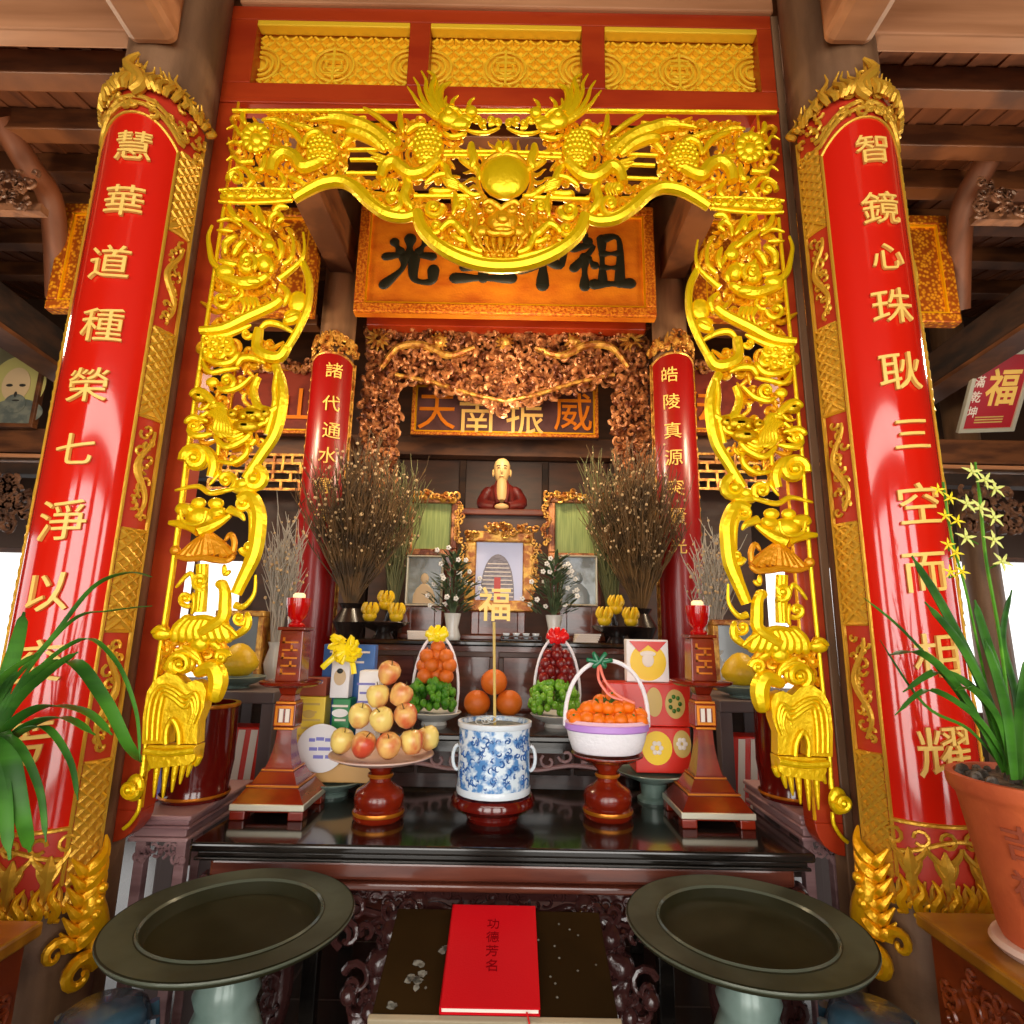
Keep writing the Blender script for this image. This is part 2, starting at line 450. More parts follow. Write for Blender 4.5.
win('window_3','x',-XS-.08,4.2,6.1,.7,2.45,2); win('window_4','x',XS+.08,4.2,6.1,.7,2.5,2)
# front of the hall behind the viewer: three tall doorways to the courtyard
wall_holes('wall_front','y',YF-.15,.15,-XS,XS,4.2,[(-3.3,-2.35,0,2.75),(-1.9,-.35,0,2.75),(.15,1.7,0,2.75),(2.2,3.2,0,2.75)],'plaster')
structure(M().span((-9,-12,-.16),(9,YF-.15,-.06)).build('ground','plaster',shade=False))

# ------------------------------------------------------------ light: sky outside, daylight at the doors, warm altar lamps, added fill lights
w = bpy.data.worlds.new('sky'); bpy.context.scene.world = w; w.use_nodes = True
w.node_tree.nodes['Background'].inputs[0].default_value = (1,.98,.95,1); w.node_tree.nodes['Background'].inputs[1].default_value = 1.6
def lamp(name, kind, loc, energy, col, size=.3, sy=None, aim=None):
    l = bpy.data.lights.new(name, kind); l.energy = energy; l.color = col
    if kind == 'AREA':
        l.size = size
        if sy: l.shape = 'RECTANGLE'; l.size_y = sy
    else: l.shadow_soft_size = size
    o = bpy.data.objects.new(name, l); C.objects.link(o); o.location = loc
    if aim is not None: o.rotation_euler = (Vector(aim)-Vector(loc)).to_track_quat('-Z','Y').to_euler()
    return o
for x,wd in ((-2.83,.95),(-1.12,1.55),(.92,1.55),(2.7,1.0)):
    lamp('door_daylight','AREA',(x,YF-.2,1.42),32*wd,(1,.96,.9),wd,2.6,(x,5,1.42))
lamp('front_fill','AREA',(-.06,YF+.1,3.45),60,(1,.94,.84),5.5,.7,(-.06,2.5,3.0))  # unseen fill light added inside the front wall to brighten upright faces
lamp('altar_lamp','POINT',(-.06,2.9,3.45),20,(1,.76,.45),.15)
lamp('altar_lamp','POINT',(-.06,3.3,2.9),34,(1,.8,.55),.12)
lamp('altar_lamp','POINT',(-.06,4.2,2.98),5,(1,.85,.65),.06)
for x in (-1.9,1.8): lamp('altar_lamp','POINT',(x,3.1,3.0),40,(1,.76,.48),.12)
for x in (-3.2,3.1): lamp('side_fill','POINT',(x,2.6,3.2),45,(1,.8,.56),.12)  # unseen warm fill added to bring up the side roof

# ============================================================ FRONT COLUMNS AND COUPLETS
COLS = {-1: (-1.305,1.8,.155), 1: (1.178,1.8,.155)}
for sx in (-1,1):
    X,Y,r = COLS[sx]
    structure(M().lathe([(r+.06,0),(r+.06,.12),(r+.02,.16),(r+.004,.2),(r,1.8),(r,4.32)],(X,Y,0),40).build('timber_%d'%(50+(sx>0)),'wood_column'))  # round wooden front columns that carry the couplet boards
def cyl(sx, a, z, d=0):          # a: angle from facing the courtyard, positive towards the altar axis
    X,Y,r = COLS[sx]; q = r+d
    return Vector((X - sx*q*math.sin(a), Y - q*math.cos(a), z))
def hit(sx, px, py, d=.02):      # pixel -> (angle, z) on the column surface
    X,Y,r = COLS[sx]; q = r+d; v = ray(px,py)
    a = v.x*v.x+v.y*v.y; b = -2*(v.x*X+v.y*Y); c = X*X+Y*Y-q*q
    D = b*b-4*a*c
    t = (-b-math.sqrt(max(D,0)))/(2*a); p = v*t
    return -sx*math.atan2(p.x-X, -(p.y-Y)), CZ+p.z
AF, AB = math.radians(51), math.radians(80)
def couplet(sx, chars, label):
    t = thing('couplet_board', label, 'couplet board', (COLS[sx][0], COLS[sx][1]-.168, .6), 'lacquered couplet boards on the front columns')
    ztop = hit(sx, 158 if sx<0 else 868, 116)[1]; zbot = hit(sx, 50 if sx<0 else 930, 832 if sx<0 else 826)[1]
    # curved board with rounded top
    def sheet(a0,a1,zf0,zf1,d0,d1,na,nz,m):
        vs = []
        for d in (d0,d1):
            for i in range(na+1):
                a = a0+(a1-a0)*i/na
                for j in range(nz+1):
                    z0,z1 = zf0(a),zf1(a); vs.append(cyl(sx,a,z0+(z1-z0)*j/nz,d))
        k = (na+1)*(nz+1); fs = []
        for i in range(na):
            for j in range(nz):
                q = i*(nz+1)+j
                fs.append((q,q+1,q+nz+2,q+nz+1)); fs.append((k+q,k+q+nz+1,k+q+nz+2,k+q+1))
        for i in range(na):
            q = i*(nz+1); fs.append((q,q+nz+1,k+q+nz+1,k+q)); q += nz; fs.append((q,k+q,k+q+nz+1,q+nz+1))
        for j in range(nz):
            fs.append((j,k+j,k+j+1,j+1)); q = na*(nz+1)+j; fs.append((q,q+1,k+q+1,k+q))
        m.add(vs,fs); return m
    arch = lambda a: ztop - .10*(abs(a)/AF)**2.2
    low = lambda a: zbot + .0*a
    fld = sheet(-AF,AF,low,arch,.004,.016,26,6,M()).build('red_field','red_lacquer',t)
    zlow = zbot-.16
    ground = sheet(-AB,-AF,lambda a: zlow,lambda a: ztop-.06,.003,.013,6,6,M())
    sheet(AF,AB,lambda a: zlow,lambda a: ztop-.06,.003,.013,6,6,ground)
    sheet(-AF,AF,lambda a: zlow-.02,low,.003,.013,20,2,ground)
    sheet(-AB,AB,lambda a: arch(min(abs(a),AF)),lambda a: ztop+.10-.05*(abs(a)/AB)**2,.003,.013,24,2,ground)
    ground.build('border_ground','red_ground',t)
    # gold edging lines
    e = M()
    def line(pts, r=.0055): e.tube([cyl(sx,a,z,.016) for a,z in pts], r, 6)
    for s in (-1,1):
        line([(s*AF, zlow+.02+(ztop-.10-zlow-.02)*i/10) for i in range(11)])
        line([(s*AB, zlow-.02+(ztop+.04-zlow)*i/10) for i in range(11)], .007)
    line([(-AF+2*AF*i/24, arch(-AF+2*AF*i/24)) for i in range(25)])
    line([(-AF+2*AF*i/24, zbot) for i in range(25)], .006)
    line([(-AF+2*AF*i/24, zbot-.055-.02*math.cos(i/24*2*PI)) for i in range(25)], .006)
    line([(-AB+2*AB*i/24, zlow-.03) for i in range(25)], .006)
    e.build('gold_edging','gold_relief',t)
    # relief in the borders: lattice cartouches alternate with dragon and cloud scrolls
    b = M(); bk = []; am = (AF+AB)/2; hw = (AB-AF)/2*.82
    for s in (-1,1):
        z = zlow+.02; k = 0
        while z < ztop-.09:
            if k % 2 == 0:
                h = .30
                n = 9
                bk.append((s,z,h))
                for i in range(n):
                    z0 = z+h*i/n
                    for q in (-1,1):
                        b.tube([cyl(sx,s*(am+hw*q*c),min(z0+h/n*2*(c+1)/2,z+h),.018) for c in (-1,-.33,.33,1)], .0062, 5)
                for zz in (z,z+h): b.tube([cyl(sx,s*(am+hw*c),zz,.016) for c in (-1,0,1)], .006, 5)
                z += h+.01
            else:
                h = .34; ph = R.choice((0,PI))
                b.tube([cyl(sx,s*(am+hw*.55*math.sin(ph+i/20*2.6*PI)),z+.03+(h-.06)*i/20,.017) for i in range(21)], [.012-.007*abs(i/10-1) for i in range(21)], 6)
                for q in range(16):
                    zc = z+.03+(h-.06)*q/15; ac = am+hw*R.uniform(-.6,.6); s2 = R.uniform(.012,.02); a0 = R.uniform(0,6)
                    b.tube([cyl(sx,s*(ac+math.cos(a0+i*.75)*s2*(1-i*.1)/.19),zc+math.sin(a0+i*.75)*s2*(1-i*.1),.017) for i in range(7)], .0052, 5)
                z += h+.01
            k += 1
    # flowering scroll across the foot of the board
    for c in (-40,-14,14,40):
        a = math.radians(c)
        b.tube([cyl(sx,a,zlow-.01+.11*i/6,.02) for i in range(7)], [.004,.012,.016,.012,.02,.012,.003], 6)
        for q in (-1,1):
            for k in (0,1,2): b.tube([cyl(sx,a+q*(.05+.09*k)*math.sin(i/5*1.6)/1,zlow+.0+.03*k+.05*i/5,.02) for i in range(6)], [.008,.009,.008,.007,.005,.003], 5)
    for c in range(-50,60,20):
        a = math.radians(c); 
        b.tube([cyl(sx,a+.1*math.cos(i*.7),zbot-.035+.018*math.sin(i*.7),.018) for i in range(9)], .005, 5)
    for c in range(-66,67,6):
        a = math.radians(c)
        b.tube([cyl(sx,a+.05*math.sin(i),zlow-.03+.018*i,.02) for i in range(4)], [.01,.009,.006,.003], 5)
    b.build('border_relief','gold_relief',t)
    for s_,z_,h_ in bk: sheet(s_*am-hw,s_*am+hw,lambda a: z_,lambda a: min(z_+h_,ztop-.07),.012,.0155,5,2,M()).build('gilt_cartouche','gold_relief',t)
    # gold characters
    for ch,px,py,sz in chars:
        g = M()
        a,z = hit(sx,px,py); q = COLS[sx][2]+.018
        p = cyl(sx,a,z,.018); s = mpp(p)*sz
        # undo the slant of perspective: size on the curved face
        glyph(g, ch, lambda x,y,zz: cyl(sx, a - sx*x/q, z+y+.09*x, .021+max(zz,-.02)*.14), s*1.04, s*1.02, bold=.002, ext=.05)
        g.build('gold_character','gold_script',fld)
    # crown of flames at the top
    c = M()
    for i in range(25):
        a = -AB+2*AB*i/24; z0 = ztop+.085-.05*(abs(a)/AB)**2; h = .10*(.55+.45*math.cos(a*1.1))+R.uniform(-.01,.02)
        if i%6 == 0: h *= 1.35
        c.tube([cyl(sx,a+.06*math.sin(k*1.1+i),z0+h*k/6,.03+.012*math.sin(k)) for k in range(7)], [.009,.013,.011,.01,.008,.005,.002], 6)
    for i in range(52):
        a = R.uniform(-AB,AB); z0 = ztop+.10-.05*(abs(a)/AB)**2+R.uniform(-.10,.07)-.07*(abs(a)/AB)**2; s2 = R.uniform(.016,.026); a0 = R.uniform(0,6)
        if z0 < arch(min(abs(a),AF))+.02: z0 = arch(min(abs(a),AF))+.03
        c.tube([cyl(sx,a+math.cos(a0+k*.8)*s2*(1-k*.11)/.19,z0+math.sin(a0+k*.8)*s2*(1-k*.11),.022) for k in range(7)], .0065, 5)
    # double coil at the middle
    c.tube([cyl(sx,.16*math.sin(k*.8),ztop+.06+.02*k,.035) for k in range(9)], [.016,.02,.022,.02,.022,.02,.018,.012,.005], 8)
    for off in (.035,.06):
        c.tube([cyl(sx,-AF*1.1+2.2*AF*i/20,arch(min(abs(-AF*1.1+2.2*AF*i/20),AF))+off,.02) for i in range(21)], .008, 6)
    c.build('flame_crown','gold_relief',t)
    # carved scroll feet curling out at the two lower corners
    f = M()
    for s in (-1,1):
        a0 = s*math.radians(70)
        def F(da,z,d=.03): return cyl(sx,a0+s*da,zlow+z,d)
        # big volute at the bottom, then stacked acanthus leaves rising along the edge
        f.tube([F(-.05+math.cos(i*.5)*(.2-.011*i),-.20+math.sin(i*.5)*(.042-.0023*i),.05+.0015*i) for i in range(16)], [.02-.0009*i for i in range(16)], 8)
        f.tube(smooth([F(.12,-.2,.045),F(.24,-.13,.04),F(.1,-.07,.05),F(.02,-.02,.045),F(.12,.05,.03)],5), [.018+.012*math.sin(i/20*PI) for i in range(21)], 9)
        for k in range(6):
            z=-.14+.035*k; L_=.2-.018*k
            f.tube(smooth([F(-.12,z,.03),F(.0,z+.022,.05),F(.1+L_*.35,z+.05,.045),F(.14+L_*.4,z+.085,.03)],4), [.01,.014,.018,.02,.02,.019,.017,.015,.012,.01,.008,.005,.003], 7)
            f.tube(smooth([F(-.02,z,.03),F(-.16,z+.018,.045),F(-.26-.1*L_,z+.05,.03)],4), [.01,.013,.016,.016,.014,.011,.008,.005,.003], 7)
        f.tube([F(-.32+math.cos(i*.55)*(.15-.01*i),-.135+math.sin(i*.55)*(.034-.0022*i),.04) for i in range(13)], [.015-.0008*i for i in range(13)], 7)
        for k in range(3): f.ball(F(.02+.02*k,-.06+.03*k,.07),.014,8,6)
    for k in range(-4,5):
        a=k*.2; f.tube(smooth([cyl(sx,a,zlow-.06,.025),cyl(sx,a+.06,zlow-.03,.03),cyl(sx,a-.03,zlow+.0,.03),cyl(sx,a+.05,zlow+.03,.022)],4),[.006,.009,.012,.013,.012,.012,.011,.01,.009,.008,.006,.004,.002],6)
        f.tube([cyl(sx,a+.1+.07*math.cos(i*.7),zlow-.045+.016*math.sin(i*.7),.026) for i in range(8)],.006,6)
    f.build('carved_foot','gold_deep',t)
    return t
couplet(-1, [('慧',134,146,35),('華',124,201,37),('道',110,262,38),('種',102,325,38),('榮',88,385,38),('七',75,449,36),('淨',62,520,44),('以',48,592,42),('交',39,661,44),('芳',24,742,48)],
        'tall red lacquer couplet board on the front column beside the strap leaf plant, beginning 慧華道')
couplet(1, [('智',872,149,34),('鏡',881,208,37),('心',888,257,32),('珠',893,306,40),('耿',901,371,42),('三',912,434,38),('空',920,503,45),('而',926,572,44),('相',937,655,46),('耀',946,752,52)],
        'tall red lacquer couplet board on the front column behind the terracotta orchid pot, beginning 智鏡心')
# ============================================================ RED FRAME WITH GILT LATTICE PANELS
YJ = 1.875
fr = thing('lacquered_screen_frame','red lacquered wooden frame between the two front columns with three gilt lattice panels on top','screen frame',(AX,YJ,.9))
zb = at(505,832,YJ).z; zl = at(505,108,YJ).z; ztop = zc_-.002
XL = at(144,600,YJ).x; XR = at(823,600,YJ).x
JW = .085
for s,xo in ((-1,XL),(1,XR)):
    xi = xo - s*JW if s>0 else xo+JW
    m = M().span((min(xo,xi),YJ,zb+.04),(max(xo,xi),YJ+.07,zl))
    pts = [(xo,zb+.04),(xi,zb+.04)] + [(xi+(xo-xi)*(1-math.cos(k/6*PI/2)), zb+.04-.09*math.sin(k/6*PI/2)) for k in range(1,7)]
    m.prism([Vector((p[0],YJ,p[1])) for p in pts],(0,.07,0))
    m.build('jamb','red_frame',fr,shade=False,bevel=.003)
    jm = [o for o in fr.children if o.name.startswith('jamb')][-1]
    M().tube([(xi,YJ-.002,zb+.05+ (zl-zb-.05)*k/12) for k in range(13)], .0055, 6).build('gilt_edging','gold_deep',jm)
for k,(a,b) in enumerate(((COLS[-1][0]+.135,XL-.002),(XR+.002,COLS[1][0]-.135))):
    structure(M().span((min(a,b),YJ,0),(max(a,b),YJ+.07,ztop)).build('timber_%d'%(33+k),'wood_column',shade=False,bevel=.004))
# header: rails and mullions
zA = at(505,87,YJ).z; zB = at(505,24,YJ).z
pxs_ = [(253,408),(429,582),(605,759)]
spans = [(at(a,57,YJ).x,at(b,57,YJ).x) for a,b in pxs_]
h = M(); h.span((XL,YJ,zl),(XR,YJ+.07,zA)); h.span((XL,YJ,zB),(XR,YJ+.07,ztop))
h.span((XL,YJ-.006,zl),(XR,YJ,zl+.022)); h.build('header_rail','red_frame',fr,shade=False,bevel=.004)
xs = [XL]+[v for sp_ in spans for v in sp_]+[XR]
for i in range(0,8,2):
    M().span((xs[i],YJ,zA),(xs[i+1],YJ+.07,zB)).build('mullion','red_frame',fr,shade=False,bevel=.004)
for (x0,x1) in spans:
    m = M(); y = YJ+.045
    m.span((x0,y+.012,zA),(x1,y+.02,zB))
    st = .03; k = 0
    zz = zA
    # herringbone fret
    nx = int((x1-x0)/st); nz = int((zB-.03-zA)/st)
    for i in range(nx):
        for j in range(nz):
            cx = x0+(i+.5)*(x1-x0)/nx; cz = zA+(j+.5)*(zB-.03-zA)/nz
            d = min(abs(cx-(x0+x1)/2),abs(cx-x0),abs(cx-x1))
            if math.hypot(d,cz-(zA+zB-.03)/2) < .085: continue
            m.box((cx,y,cz),(st*.95,.018,.009),rotm(0,(PI/4 if (i+j)%2 else -PI/4),0))
    zc = (zA+zB-.03)/2
    for cx,half in (((x0+x1)/2,0),(x0+.004,1),(x1-.004,-1)):
        for rr in (.032,.056,.08):
            a0,a1 = (0,2*PI) if half==0 else ((-PI/2,PI/2) if half>0 else (PI/2,1.5*PI))
            n_ = 20
            m.tube([(cx+rr*math.cos(a0+(a1-a0)*k/n_),y-.002,zc+rr*math.sin(a0+(a1-a0)*k/n_)) for k in range(n_+1)], .0055, 5)
        if half == 0:
            m.box((cx,y-.002,zc),(.01,.016,.165))
            for q in (-.045,-.02,.02,.045): m.box((cx,y-.002,zc+q),(.08,.014,.008))
    lp = m.build('lattice_panel','lattice',fr,shade=False)
    M().span((x0,YJ-.001,zB-.028),(x1,YJ+.04,zB-.002)).build('gilt_sill','lattice',lp,shade=False,bevel=.004)

# ============================================================ GILT CARVED ARCH
YG = 1.838
def D(px,py,mir=1,dy=0):
    p = at(px,py,YG)
    return Vector((AX+mir*(p.x-AX)*1.0, YG+dy, p.z))
PXM = .0031
def S(m, zo, r, pts, mir=1, tp='b', dy=0, n=5, seg=8, bul=0):
    """stroke traced on the left half; zo = (x0, y0, scale) of the tracing view; mirrored for the right half"""
    P = [(zo[0]+x*zo[2], zo[1]+y*zo[2]) for x,y in pts]
    W = [D(x,y,mir,dy) for x,y in P]
    Q = smooth(W, n); k = len(Q)
    sc_ = mpp(W[len(W)//2])*1.22
    rr = []
    for i in range(k):
        t = i/(k-1)
        f = {'b': .35+.65*math.sin(PI*t)**.6, 'e': 1-.75*t**1.5, 's': .3+.7*t, 'n': 1, 'c': .75+.25*math.sin(PI*t)}[tp]
        rr.append(r*sc_*f)
    if bul:
        for i in range(k): Q[i].y -= bul*math.sin(PI*i/(k-1))
    m.tube(Q, rr, seg)
def curl(m, zo, c, r0, wd, mir=1, a0=0, turns=1.3, dirn=1, dy=0):
    n = int(14*turns); c2 = (zo[0]+c[0]*zo[2], zo[1]+c[1]*zo[2]); P = []; rr = []
    sc_ = mpp(D(*c2))*1.2
    for i in range(n+1):
        t = i/n; a = a0+dirn*turns*2*PI*t; q = r0*(1-.8*t)
        P.append(D(c2[0]+q*math.cos(a), c2[1]+q*math.sin(a), mir, dy-.006*t)); rr.append(wd*sc_*(1-.35*t))
    m.tube(P, rr, 7); m.ball(D(*c2,mir,dy-.008), (wd*sc_*1.1,)*3, 8, 6)
def blob(m, zo, c, rx, ry, mir=1, dy=0, dep=None, rot=0):
    c2 = (zo[0]+c[0]*zo[2], zo[1]+c[1]*zo[2]); s = mpp(D(*c2))*1.08
    m.ball(D(*c2,mir,dy), (rx*s,(dep or .7*min(rx,ry))*s,ry*s), 14, 9, rotm(0,mir*rot,0))
def inside(x,y,poly):
    c = False; n = len(poly)
    for i in range(n):
        x1,y1 = poly[i]; x2,y2 = poly[(i+1)%n]
        if (y1>y) != (y2>y) and x < (x2-x1)*(y-y1)/(y2-y1)+x1: c = not c
    return c
def fill(m, poly, n, rmin, rmax, wd, holes=(), mir=(1,), dy=.012, sep=.8, seed=1):
    """cloud scrolls that fill the pierced ground between the large motifs"""
    if sep > .7:
        fill(m, poly, int(n*1.3), rmin, rmax, wd*1.25, holes, mir, dy+.008, .56, seed+50)
    rg = random.Random(seed); pts = []; wd *= 1.45
    x0=min(p[0] for p in poly); x1=max(p[0] for p in poly); y0=min(p[1] for p in poly); y1=max(p[1] for p in poly)
    tries = 0
    while len(pts) < n and tries < n*60:
        tries += 1
        x = rg.uniform(x0,x1); y = rg.uniform(y0,y1); r = rg.uniform(rmin,rmax)
        if not inside(x,y,poly): continue
        if any(inside(x,y,h) for h in holes): continue
        if any(math.hypot(x-a,y-b) < (r+c)*sep for a,b,c in pts): continue
        pts.append((x,y,r))
        a0 = rg.uniform(0,6.28); d = rg.choice((-1,1)); tl = rg.uniform(1.2,2.4); kind = rg.random()
        for mi in mir:
            P = []; rr = []
            for i in range(11):
                t = i/10; a = a0+d*t*5.2; q = r*(1-.72*t)
                P.append(D(x+q*math.cos(a), y+q*math.sin(a), mi, dy-.012*t)); rr.append(wd*PXM*(1-.3*t))
            # tail leading out of the curl
            a = a0; tx,ty = x+r*math.cos(a), y+r*math.sin(a)
            tail = [D(tx-d*(-math.sin(a))*r*tl*k/3*1.0+math.cos(a)*r*.25*(k/3)**2, ty-d*math.cos(a)*r*tl*k/3+math.sin(a)*r*.25*(k/3)**2, mi, dy) for k in (3,2,1)]
            m.tube(tail+P, [wd*PXM*.4,wd*PXM*.7,wd*PXM*.9]+rr, 6)
    return pts
ID = (0,0,1); ZA=(180,200,1/6.4); ZB=(160,340,1/6.4); ZC=(140,480,1/6.4); ZD=(110,620,180/838); Z1=(210,95,1/6.4); Z2=(350,60,1/6.4); Z3=(420,140,1/6.4)

# ---------------- the valance across the top
va = thing('carved_gilt_valance','wide pierced gold carving of dragons around a sun disc, hung under the red frame header','carved valance',(AX,YG,at(505,180,YG).z))
bm_ = M()
S(bm_,ID,1.8,[(233,111),(300,111),(400,111),(505,111),(600,111),(700,112),(776,112.5)],1,'n')
for mi in (1,-1):
    # lower border moulding
    S(bm_,ID,5.2,[(294,199),(308,191),(324,184),(341,182.5),(355,189),(369,203),(386,215),(404,218),(417,214)],mi,'c',bul=.004)
    S(bm_,ID,2.2,[(296,193),(310,186),(325,178.5),(342,177),(358,184),(372,197),(388,208),(405,211)],mi,'n',dy=.006)
    S(bm_,ID,5.6,[(417,213),(424,232),(440,248),(461,259.5),(482,265.5),(504,267)],mi,'n',bul=.004)
    S(bm_,ID,2.6,[(424,222),(432,236),(446,246),(464,253),(484,258.5),(504,260)],mi,'n',dy=.006)
bm_.build('border_moulding','gold',va)
sd = M()
blob(sd,ID,(505,179),23,23,dep=9,dy=-.008)
sd.build('sun_disc','gold',va)
hl = M()
hl.tube([D(505+27*math.cos(i/32*2*PI),180+27*math.sin(i/32*2*PI),1,.004) for i in range(33)], 3.2*PXM, 7)
for i in range(26):
    a = i/26*2*PI; c0,s0 = math.cos(a),math.sin(a)
    hl.tube([D(505+c0*q+2.2*math.sin(k*1.3)*-s0,180+s0*q+2.2*math.sin(k*1.3)*c0,1,.006) for k,q in enumerate((28,32,36,40,43))],[3*PXM,2.8*PXM,2.2*PXM,1.5*PXM,.6*PXM],6)
hl.build('flame_halo','gold_deep',va)
# beast mask under the sun
mk = M()
blob(mk,Z3,(530,520),15,13,dep=6,dy=-.004); 
for mi in (1,-1):
    blob(mk,Z3,(450,470),6,5,mi,-.018); blob(mk,Z3,(450,472),2.5,2.5,mi,-.036)
    S(mk,Z3,3,[(400,440),(440,420),(500,450),(530,480)],mi,dy=-.018)
    blob(mk,Z3,(400,590),7,6,mi,-.006); S(mk,Z3,2.6,[(340,450),(360,520),(350,600),(390,650)],mi,dy=-.006)
    S(mk,Z3,2.6,[(300,470),(330,540),(310,600)],mi,dy=-.003); curl(mk,Z3,(325,500),5,2,mi,2,1.2,1,-.006)
    for k in range(4): S(mk,Z3,2.4,[(380+45*k,630),(385+42*k,670),(420+32*k,720)],mi,'e',dy=-.004)
    S(mk,Z3,2.6,[(420,600),(470,625),(530,620)],mi,dy=-.02)
blob(mk,Z3,(530,535),6,5,1,-.026); blob(mk,Z3,(530,590),9,3,1,-.018)
mk.build('beast_mask','gold_deep',va)
for mi in (1,-1):
    dr = M()          # inner dragon: mane, head, scaled neck, looping body and claw
    for r,pts in ((2.4,[(575,400),(500,350),(440,290),(400,230),(370,190)]),(2.6,[(575,390),(500,320),(455,240),(440,180),(410,130)]),
                  (2.8,[(585,380),(530,300),(490,210),(490,150),(460,90)]),(3.6,[(590,370),(540,290),(525,200),(545,130),(500,90)]),(4.2,[(600,350),(575,270),(590,200),(650,160)]),
                  (3,[(600,350),(560,290),(560,210),(560,150)]),(2.2,[(655,310),(660,280),(695,245)]),(2,[(760,320),(770,285),(800,258)]),(2.6,[(640,330),(610,300),(620,250)])):
        S(dr,Z2,r,pts,mi,'e',dy=-.012)
    blob(dr,Z2,(640,400),11,9,mi,-.014); blob(dr,Z2,(700,430),11,6.5,mi,-.014); blob(dr,Z2,(640,388),4.5,4.5,mi,-.038); blob(dr,Z2,(780,362),5.8,5.5,mi,-.022)
    blob(dr,Z2,(735,400),9,5,mi,-.014); S(dr,Z2,2.4,[(600,480),(650,510),(720,500),(745,480)],mi,dy=-.012); S(dr,Z2,2.2,[(600,380),(640,350),(690,360),(720,390)],mi,dy=-.026)
    for k in range(4): curl(dr,Z2,(810+45*k,395+18*(k%2)),4.4,1.7,mi,k,1.2,1 if k%2 else -1,-.004)
    S(dr,Z2,1.8,[(740,450),(800,470),(880,470),(960,440)],mi,dy=-.004)
    blob(dr,Z2,(500,560),15,19,mi,0,dep=8)
    for a in range(6):
        for b_ in range(7):
            x,y = 425+a*28+14*(b_%2), 460+b_*34
            if ((x-500)/95)**2+((y-560)/120)**2 < 1: blob(dr,Z2,(x,y),2.7,2.8,mi,-.031+.022*(((x-500)/95)**2+((y-560)/120)**2))
    S(dr,Z2,3,[(360,470),(420,430),(500,420)],mi); S(dr,Z2,2.2,[(370,560),(430,510),(460,500)],mi)
    S(dr,Z2,5.4,[(200,775),(225,700),(285,672),(340,720),(400,752),(480,730),(565,650)],mi,'c',dy=-.012)
    for k in range(5): S(dr,Z2,2.6,[(120+18*k,595+38*k-8*k*k//2),(180+14*k,620+22*k),(250+8*k,650+10*k)],mi,'s',dy=-.006)
    blob(dr,Z2,(240,800),7,6,mi,-.006)
    for k in range(4): S(dr,Z2,2,[(230+22*k,790),(250+20*k,820),(235+20*k,860)],mi,'e',dy=-.016)
    curl(dr,Z2,(275,905),11,3.2,mi,2.2,1.1,-1,-.002); S(dr,Z2,4.6,[(340,700),(370,800),(350,880),(400,960)],mi,dy=0)
    S(dr,Z2,3.4,[(560,650),(610,690),(640,760),(700,790)],mi); S(dr,Z2,2.6,[(480,790),(560,740),(650,730)],mi); 
    for k in range(4): S(dr,Z2,2,[(590+8*k,770+12*k),(640,790+10*k),(700,800+14*k)],mi,dy=-.01)
    dr.build('dragon','gold',va)
    od = M()          # outer dragon with flower, leg and long tail
    S(od,Z2,6.2,[(-130,385),(-40,390),(40,420),(110,445),(200,500),(300,590)],mi,'c',dy=-.004)
    S(od,Z2,5,[(-20,480),(60,490),(150,530),(230,600)],mi,'b',dy=-.012)
    S(od,Z2,2.4,[(90,320),(170,370),(240,425),(300,470)],mi,dy=-.01); S(od,Z2,2.6,[(320,320),(325,400),(340,470)],mi)
    for k in range(5): curl(od,Z2,(180+28*k,520+24*(k%3)),5,1.9,mi,k*1.3,1.2,1,-.008)
    for k in range(12):
        a = k/12*2*PI; blob(od,Z1,(300+62*math.cos(a),285+70*math.sin(a)),5.2,5,mi,-.006)
    blob(od,Z1,(305,300),6.5,7,mi,-.008)
    S(od,Z1,5.6,[(400,515),(420,440),(485,392),(555,420),(600,480),(660,470),(720,440)],mi,'c',dy=-.012)
    for k in range(3): S(od,Z1,2.2,[(380+10*k,335+22*k),(440+8*k,350+16*k),(500,385+6*k)],mi,'s',dy=-.008)
    S(od,Z1,3,[(290,475),(335,490),(355,440),(352,390)],mi,dy=-.004)
    blob(od,Z1,(715,360),15,15,mi,.002,dep=7)
    for a in range(6):
        for b_ in range(6):
            x,y = 640+a*30+15*(b_%2), 285+b_*32
            if ((x-715)/95)**2+((y-360)/95)**2 < 1: blob(od,Z1,(x,y),2.7,2.6,mi,-.026+.02*(((x-715)/95)**2+((y-360)/95)**2))
    S(od,Z1,2.8,[(605,350),(625,285),(680,255),(720,270),(700,300)],mi,dy=-.01)
    S(od,Z1,2.4,[(510,180),(600,205),(720,245)],mi); S(od,Z1,3,[(430,190),(510,225),(560,270),(600,340)],mi,dy=-.004); S(od,Z1,2.4,[(330,160),(430,165),(520,215)],mi)
    S(od,Z1,2.4,[(640,165),(760,150),(900,160),(1000,140)],mi); S(od,Z1,3,[(840,330),(900,270),(1000,230)],mi,dy=.004)
    S(od,Z1,2.4,[(215,110),(210,150),(230,190)],mi); S(od,Z1,2.6,[(240,500),(280,540),(230,600)],mi); S(od,Z1,2.6,[(430,480),(480,560),(440,610)],mi); S(od,Z1,2.6,[(500,520),(580,560),(640,600)],mi)
    S(od,Z1,2.4,[(250,290),(190,310),(150,300),(105,315)],mi,'e'); S(od,Z1,2.2,[(250,250),(190,250),(160,200),(105,220)],mi,'e'); S(od,Z1,2.4,[(280,430),(190,430),(150,395),(105,420)],mi,'e')
    S(od,Z1,2.6,[(280,560),(230,480),(170,470),(110,500)],mi,'e'); curl(od,Z1,(170,540),9,2.2,mi,3,1.1,1)
    od.build('outer_dragon','gold',va)
    cb = M()          # scroll bar where the side panel begins
    W = [D(222+71*k/12,198.5,mi,-.006) for k in range(13)]
